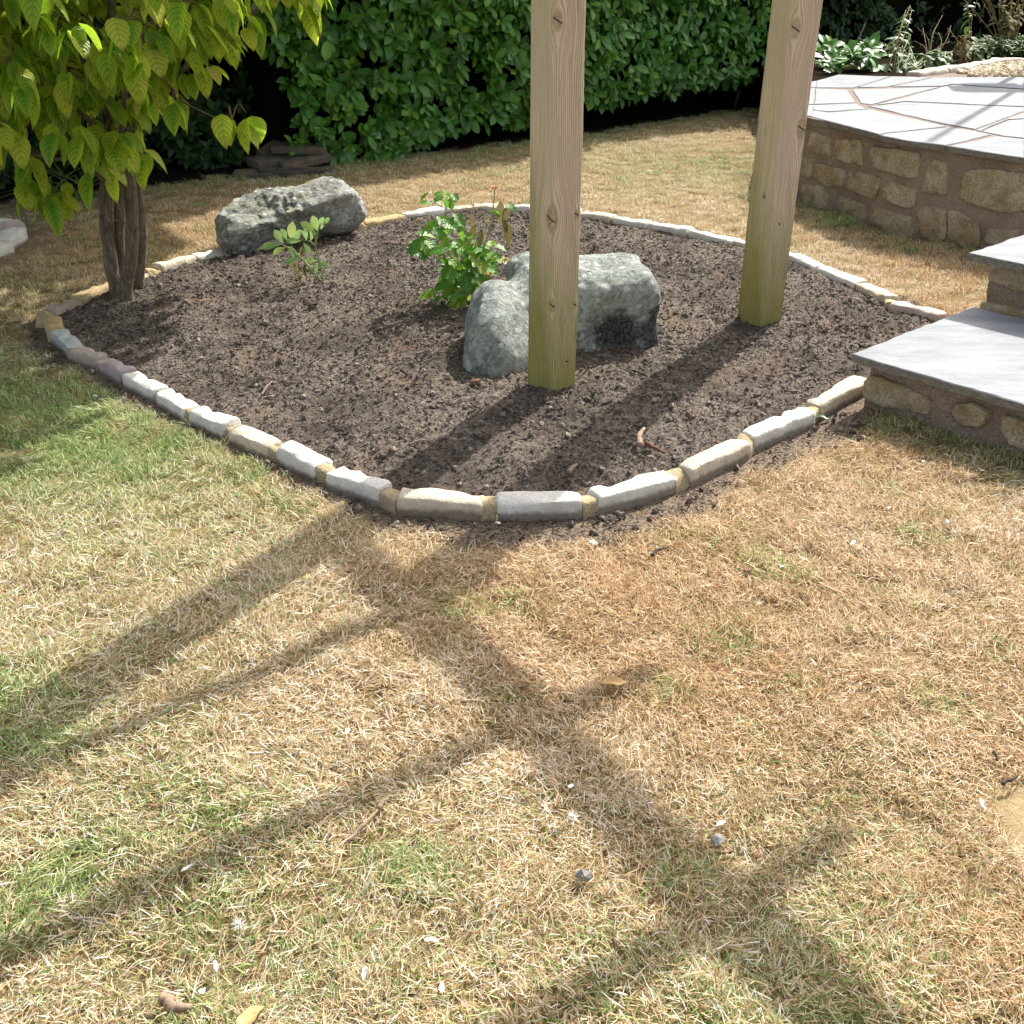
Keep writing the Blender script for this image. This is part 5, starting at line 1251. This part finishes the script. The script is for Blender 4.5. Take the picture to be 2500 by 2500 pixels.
scatter('lawn_grass', np.column_stack([x, y, zz]), rot, scl, idx, TUFTS, {'green': gr, 'dry': dry}, 'parched straw coloured lawn grass with scattered green tufts', 'grass', M_GRASS)
print('grass tufts', n)

# ================================================================== FALLEN BITS
def on(px, py, h=.012):
    p = gz(px, py, .01); z = soil_at(p.x, p.y) if inside(np.array([[p.x, p.y]]), RING)[0] else lawn_at(p.x, p.y); return Vector((p.x, p.y, z + h))
def stick(px0, py0, px1, py1, r, label, mat=M_WOODBIT, name='stick', h=.018, cat='stick', bend=.01):
    a, b = on(px0, py0, h), on(px1, py1, h); c = a.lerp(b, .5) + Vector((random.uniform(-1, 1) * bend, random.uniform(-1, 1) * bend, .004)); t = thing(name, label, cat, tuple(a)) if 0 else None
    v, f = tube(spline([a, a.lerp(c, .6) + Vector((0, bend * .3, 0)), c, b], 4), [r * q for q in (1, 1.1, 1, .9, 1.05, .95, .9, .85, .9, .8, .7, .6, .5)], 7, .15); o = mk(name, v, f, mat, None, True); tag(o, label, cat)
stick(850, 2062, 925, 1985, .0045, 'curved dry brown stick lying on the lawn left of the centre'); stick(925, 1985, 943, 1962, .006, 'thicker flared end piece of dry stem beside the curved stick')
stick(395, 2440, 470, 2462, .011, 'gnarled dark root piece at the bottom left of the lawn', M_WOODBIT, 'root_piece', .02, 'root', .02)
stick(1592, 1356, 1626, 1338, .006, 'short black twig on the lawn below the white edging stones', M_DARKBIT)
stick(1208, 1248, 1210, 1275, .004, 'thin pale twig on the dirt under the front edging stone', M_WOODBIT)
stick(1560, 1122, 1570, 1080, .011, 'upright weathered stick in the soil near the front edging', M_WOODBIT, h=.03); stick(1575, 1112, 1622, 1128, .009, 'reddish stick crossing the soil beside the upright stick', M_REDBARK, h=.02)
stick(1388, 1178, 1408, 1158, .008, 'short pale stick on the soil just inside the front edging', M_WOODBIT); stick(1210, 938, 1230, 934, .01, 'small brown stick on the soil left of the near post', M_WOODBIT)
stick(640, 980, 668, 955, .004, 'thin twig on the soil in the left half of the bed', M_WOODBIT); stick(1000, 1115, 1060, 1108, .004, 'thin pale twig on the soil above the front edging', M_WOODBIT)
stick(2424, 1843, 2432, 1865, .004, 'dark twig on the lawn at the right border', M_DARKBIT); stick(2446, 1920, 2484, 1898, .004, 'dark twig beside the bare sandy patch', M_DARKBIT)
stick(2150, 910 - 640, 2152, 272, .001, 'x') if 0 else None
def frag(px, py, sx, sy, sz, mat, label, name, cat, seed=1, h=.012, yaw=0, flat=False):
    r = random.Random(seed); p = on(px, py, h)
    if flat: v, f, uv = leaf_mesh(sx, sy, p_ov, 4, 6, fold=.45, droop=.12, wave=.05, seed=seed); o = mk(name, [(a - sx / 2, b, c) for a, b, c in v], f, mat, None, True, uv)
    else:
        v, f = pebble(1, seed, 1); o = mk(name, [(a * sx, b * sy, c * sz) for a, b, c in v], f, mat, None, False)
    o.location = p; o.rotation_euler = (r.uniform(-.3, .3), r.uniform(-.3, .3), yaw); tag(o, label, cat); return o
frag(1160, 968, .03, .012, .016, M_REDBARK, 'reddish brown chunk of bark on the soil left of the near post', 'bark_chunk', 'bark', 3, .018, .6)
frag(1423, 2142, .019, .016, .014, M_PEB, 'grey stony lump on the lawn below the centre', 'stone_lump', 'stone', 4, .02)
frag(1750, 2050, .013, .012, .010, M_PEB, 'small brown grey lump on the lawn right of the centre', 'stone_lump', 'stone', 5, .018)
frag(1446, 1320, .012, .010, .008, M_PALE, 'small pale pebble on the lawn below the front edging', 'pebble', 'pebble', 6, .014)
frag(1454, 1241, .014, .008, .007, M_EDGE['pink'], 'pinkish pebble at the foot of the front edging', 'pebble', 'pebble', 7, .008)
frag(303, 957, .016, .014, .010, M_CLOD, 'brown clod outside the left edging', 'soil_clod', 'clod', 8, .01) if 0 else None
frag(232, 971, .010, .008, .008, M_PALE, 'tiny white pebble in the shaded grass at the left', 'pebble', 'pebble', 9, .02)
frag(1500, 1678, .075, .03, 0, M_DRYLEAF, 'curled tan dry leaf on the lawn near the centre', 'fallen_leaf', 'leaf', 10, .028, .15, True)
frag(2005, 1019, .085, .03, 0, M_GREENLEAF, 'pale green fallen leaf beside the cream edging stones', 'fallen_leaf', 'leaf', 11, .02, .25, True)
frag(1826, 1398, .04, .025, 0, M_REDBARK, 'crumpled reddish leaf on the lawn right of the centre', 'fallen_leaf', 'leaf', 12, .02, 1, True)
frag(2400, 1155, .025, .014, 0, M_PALE, 'pale oval petal in the shade below the lower step', 'petal', 'petal', 13, .02, 0, True)
frag(615, 2490, .06, .035, 0, M_DRYLEAF, 'dry leaf at the bottom border left of the centre', 'fallen_leaf', 'leaf', 14, .025, 1.2, True)
frag(1040, 775, .03, .014, 0, M_DRYLEAF, 'tan leaf scrap on the soil left of the leafy perennial', 'fallen_leaf', 'leaf', 15, .01, .5, True)
frag(1437, 662, .03, .02, 0, M_REDBARK, 'dark curled leaf lying on top of the large boulder', 'fallen_leaf', 'leaf', 16, .012, .5, True).location = gz(1437, 664, .405)
for i, (px, py, lab) in enumerate([(2310, 1282, 'white petal scrap farthest right on the sunny lawn below the steps'), (2081, 1335, 'greenish white petal scrap on the lawn between the steps and the reddish leaf'), (1908, 1390, 'tiny white petal scrap just right of the crumpled reddish leaf'),
        (2398, 1970, 'white petal scrap at the edge of the bare sandy patch'), (1760, 2012, 'white petal scrap just above the small brown grey lump'), (1395, 1925, 'upright white petal scrap above the white fluffy seed head'), (890, 2388, 'white petal scrap at the lower left beside a green leaflet'),
        (1080, 2420, 'white petal scrap near the bottom border left of the centre'), (528, 2360, 'large white petal scrap in the long grass at the lower left'), (495, 2422, 'white petal scrap beside the gnarled root piece'), (1055, 2305, 'white petal scrap on the bottom lawn below the stony lump'),
        (850, 1798, 'white petal scrap in the sun right of the long post shadow'), (458, 2128, 'white petal scrap in the lower rafter shadow at the left'), (2170, 1245, 'white petal scrap on the sunny lawn nearest the lower step'), (2255, 1130, 'white petal in the shade close under the lower step'), (1215, 1277, 'white petal at the tip of the pale twig under the edging')]):
    o = frag(px, py, random.uniform(.018, .03), random.uniform(.008, .013), 0, M_PALE, lab, 'petal', 'petal', 50 + i, .022, random.uniform(0, 6), True); o['group'] = 'bleached petal scraps on the lawn'
for i, (px, py, lab) in enumerate([(586, 2266, 'white fluffy seed head in the grass at the lower left'), (1398, 2001, 'white fluffy seed head in the grass below the centre')]):
    mb = MB(); c0 = on(px, py, .022)
    for k in range(90):
        d = Vector((random.gauss(0, 1), random.gauss(0, 1), abs(random.gauss(0, .7)))).normalized(); v, f, uv = leaf_mesh(random.uniform(.010, .02), .0016, p_st, 1, 1, fold=0, droop=0); mb.add(xf(v, leafmat(c0, d, (0, .3, 1))), f, uv, 0)
    o = mb.build('seed_fluff', M_PALE); tag(o, lab, 'seed head')
# unseen things added right of the picture to throw the shadows on the patio
pz0 = Vector((2.42, 6.55, PZ)); 
ptip = gz(2268, 346, PZ); pb_ = Vector((ptip.x, ptip.y, PZ)) - Vector((SDIR.x, SDIR.y, 0)) * 4.65
mk_ = mk('shadow_pole', *tube([pb_, pb_ + Vector((0, 0, 2.2)), pb_ + Vector((0, 0, 4.65 * math.tan(RAD(SUN_EL))))], [.028, .028, .028], 10), M_PEB, None, False); tag(mk_, 'tall slim grey pole added beyond the right border for its shadow on the patio', 'pole')
bt = thing('shadow_bird_table', 'unseen roofed bird table added beyond the right border for its shadow on the patio', 'bird table', (0, 0, 0)); bc = gz(2425, 214, PZ); hb = 2.25; bx = Vector((bc.x, bc.y, PZ)) - Vector((SDIR.x, SDIR.y, 0)) * hb / math.tan(RAD(SUN_EL)); bt.location = bx
mk('post', *tube([bx, bx + Vector((0, 0, hb - .1))], [.03, .03], 8), M_P3, bt, False)
mk('tray', [(bx.x + a * .24, bx.y + b * .2, bx.z + hb - c) for c in (.1, .13) for a, b in ((-1, -1), (1, -1), (1, 1), (-1, 1))], [(0, 1, 2, 3), (4, 5, 6, 7)[::-1], (0, 1, 5, 4), (1, 2, 6, 5), (2, 3, 7, 6), (3, 0, 4, 7)], M_P3, bt, False)
mk('roof', [(bx.x + a * .28, bx.y + b * .24, bx.z + hb + c) for a, b, c in ((-1, -1, .12), (1, -1, .12), (1, 1, .12), (-1, 1, .12), (-1, 0, .28), (1, 0, .28))], [(0, 1, 5, 4), (2, 3, 4, 5), (0, 4, 3), (1, 2, 5)], M_P3, bt, False)
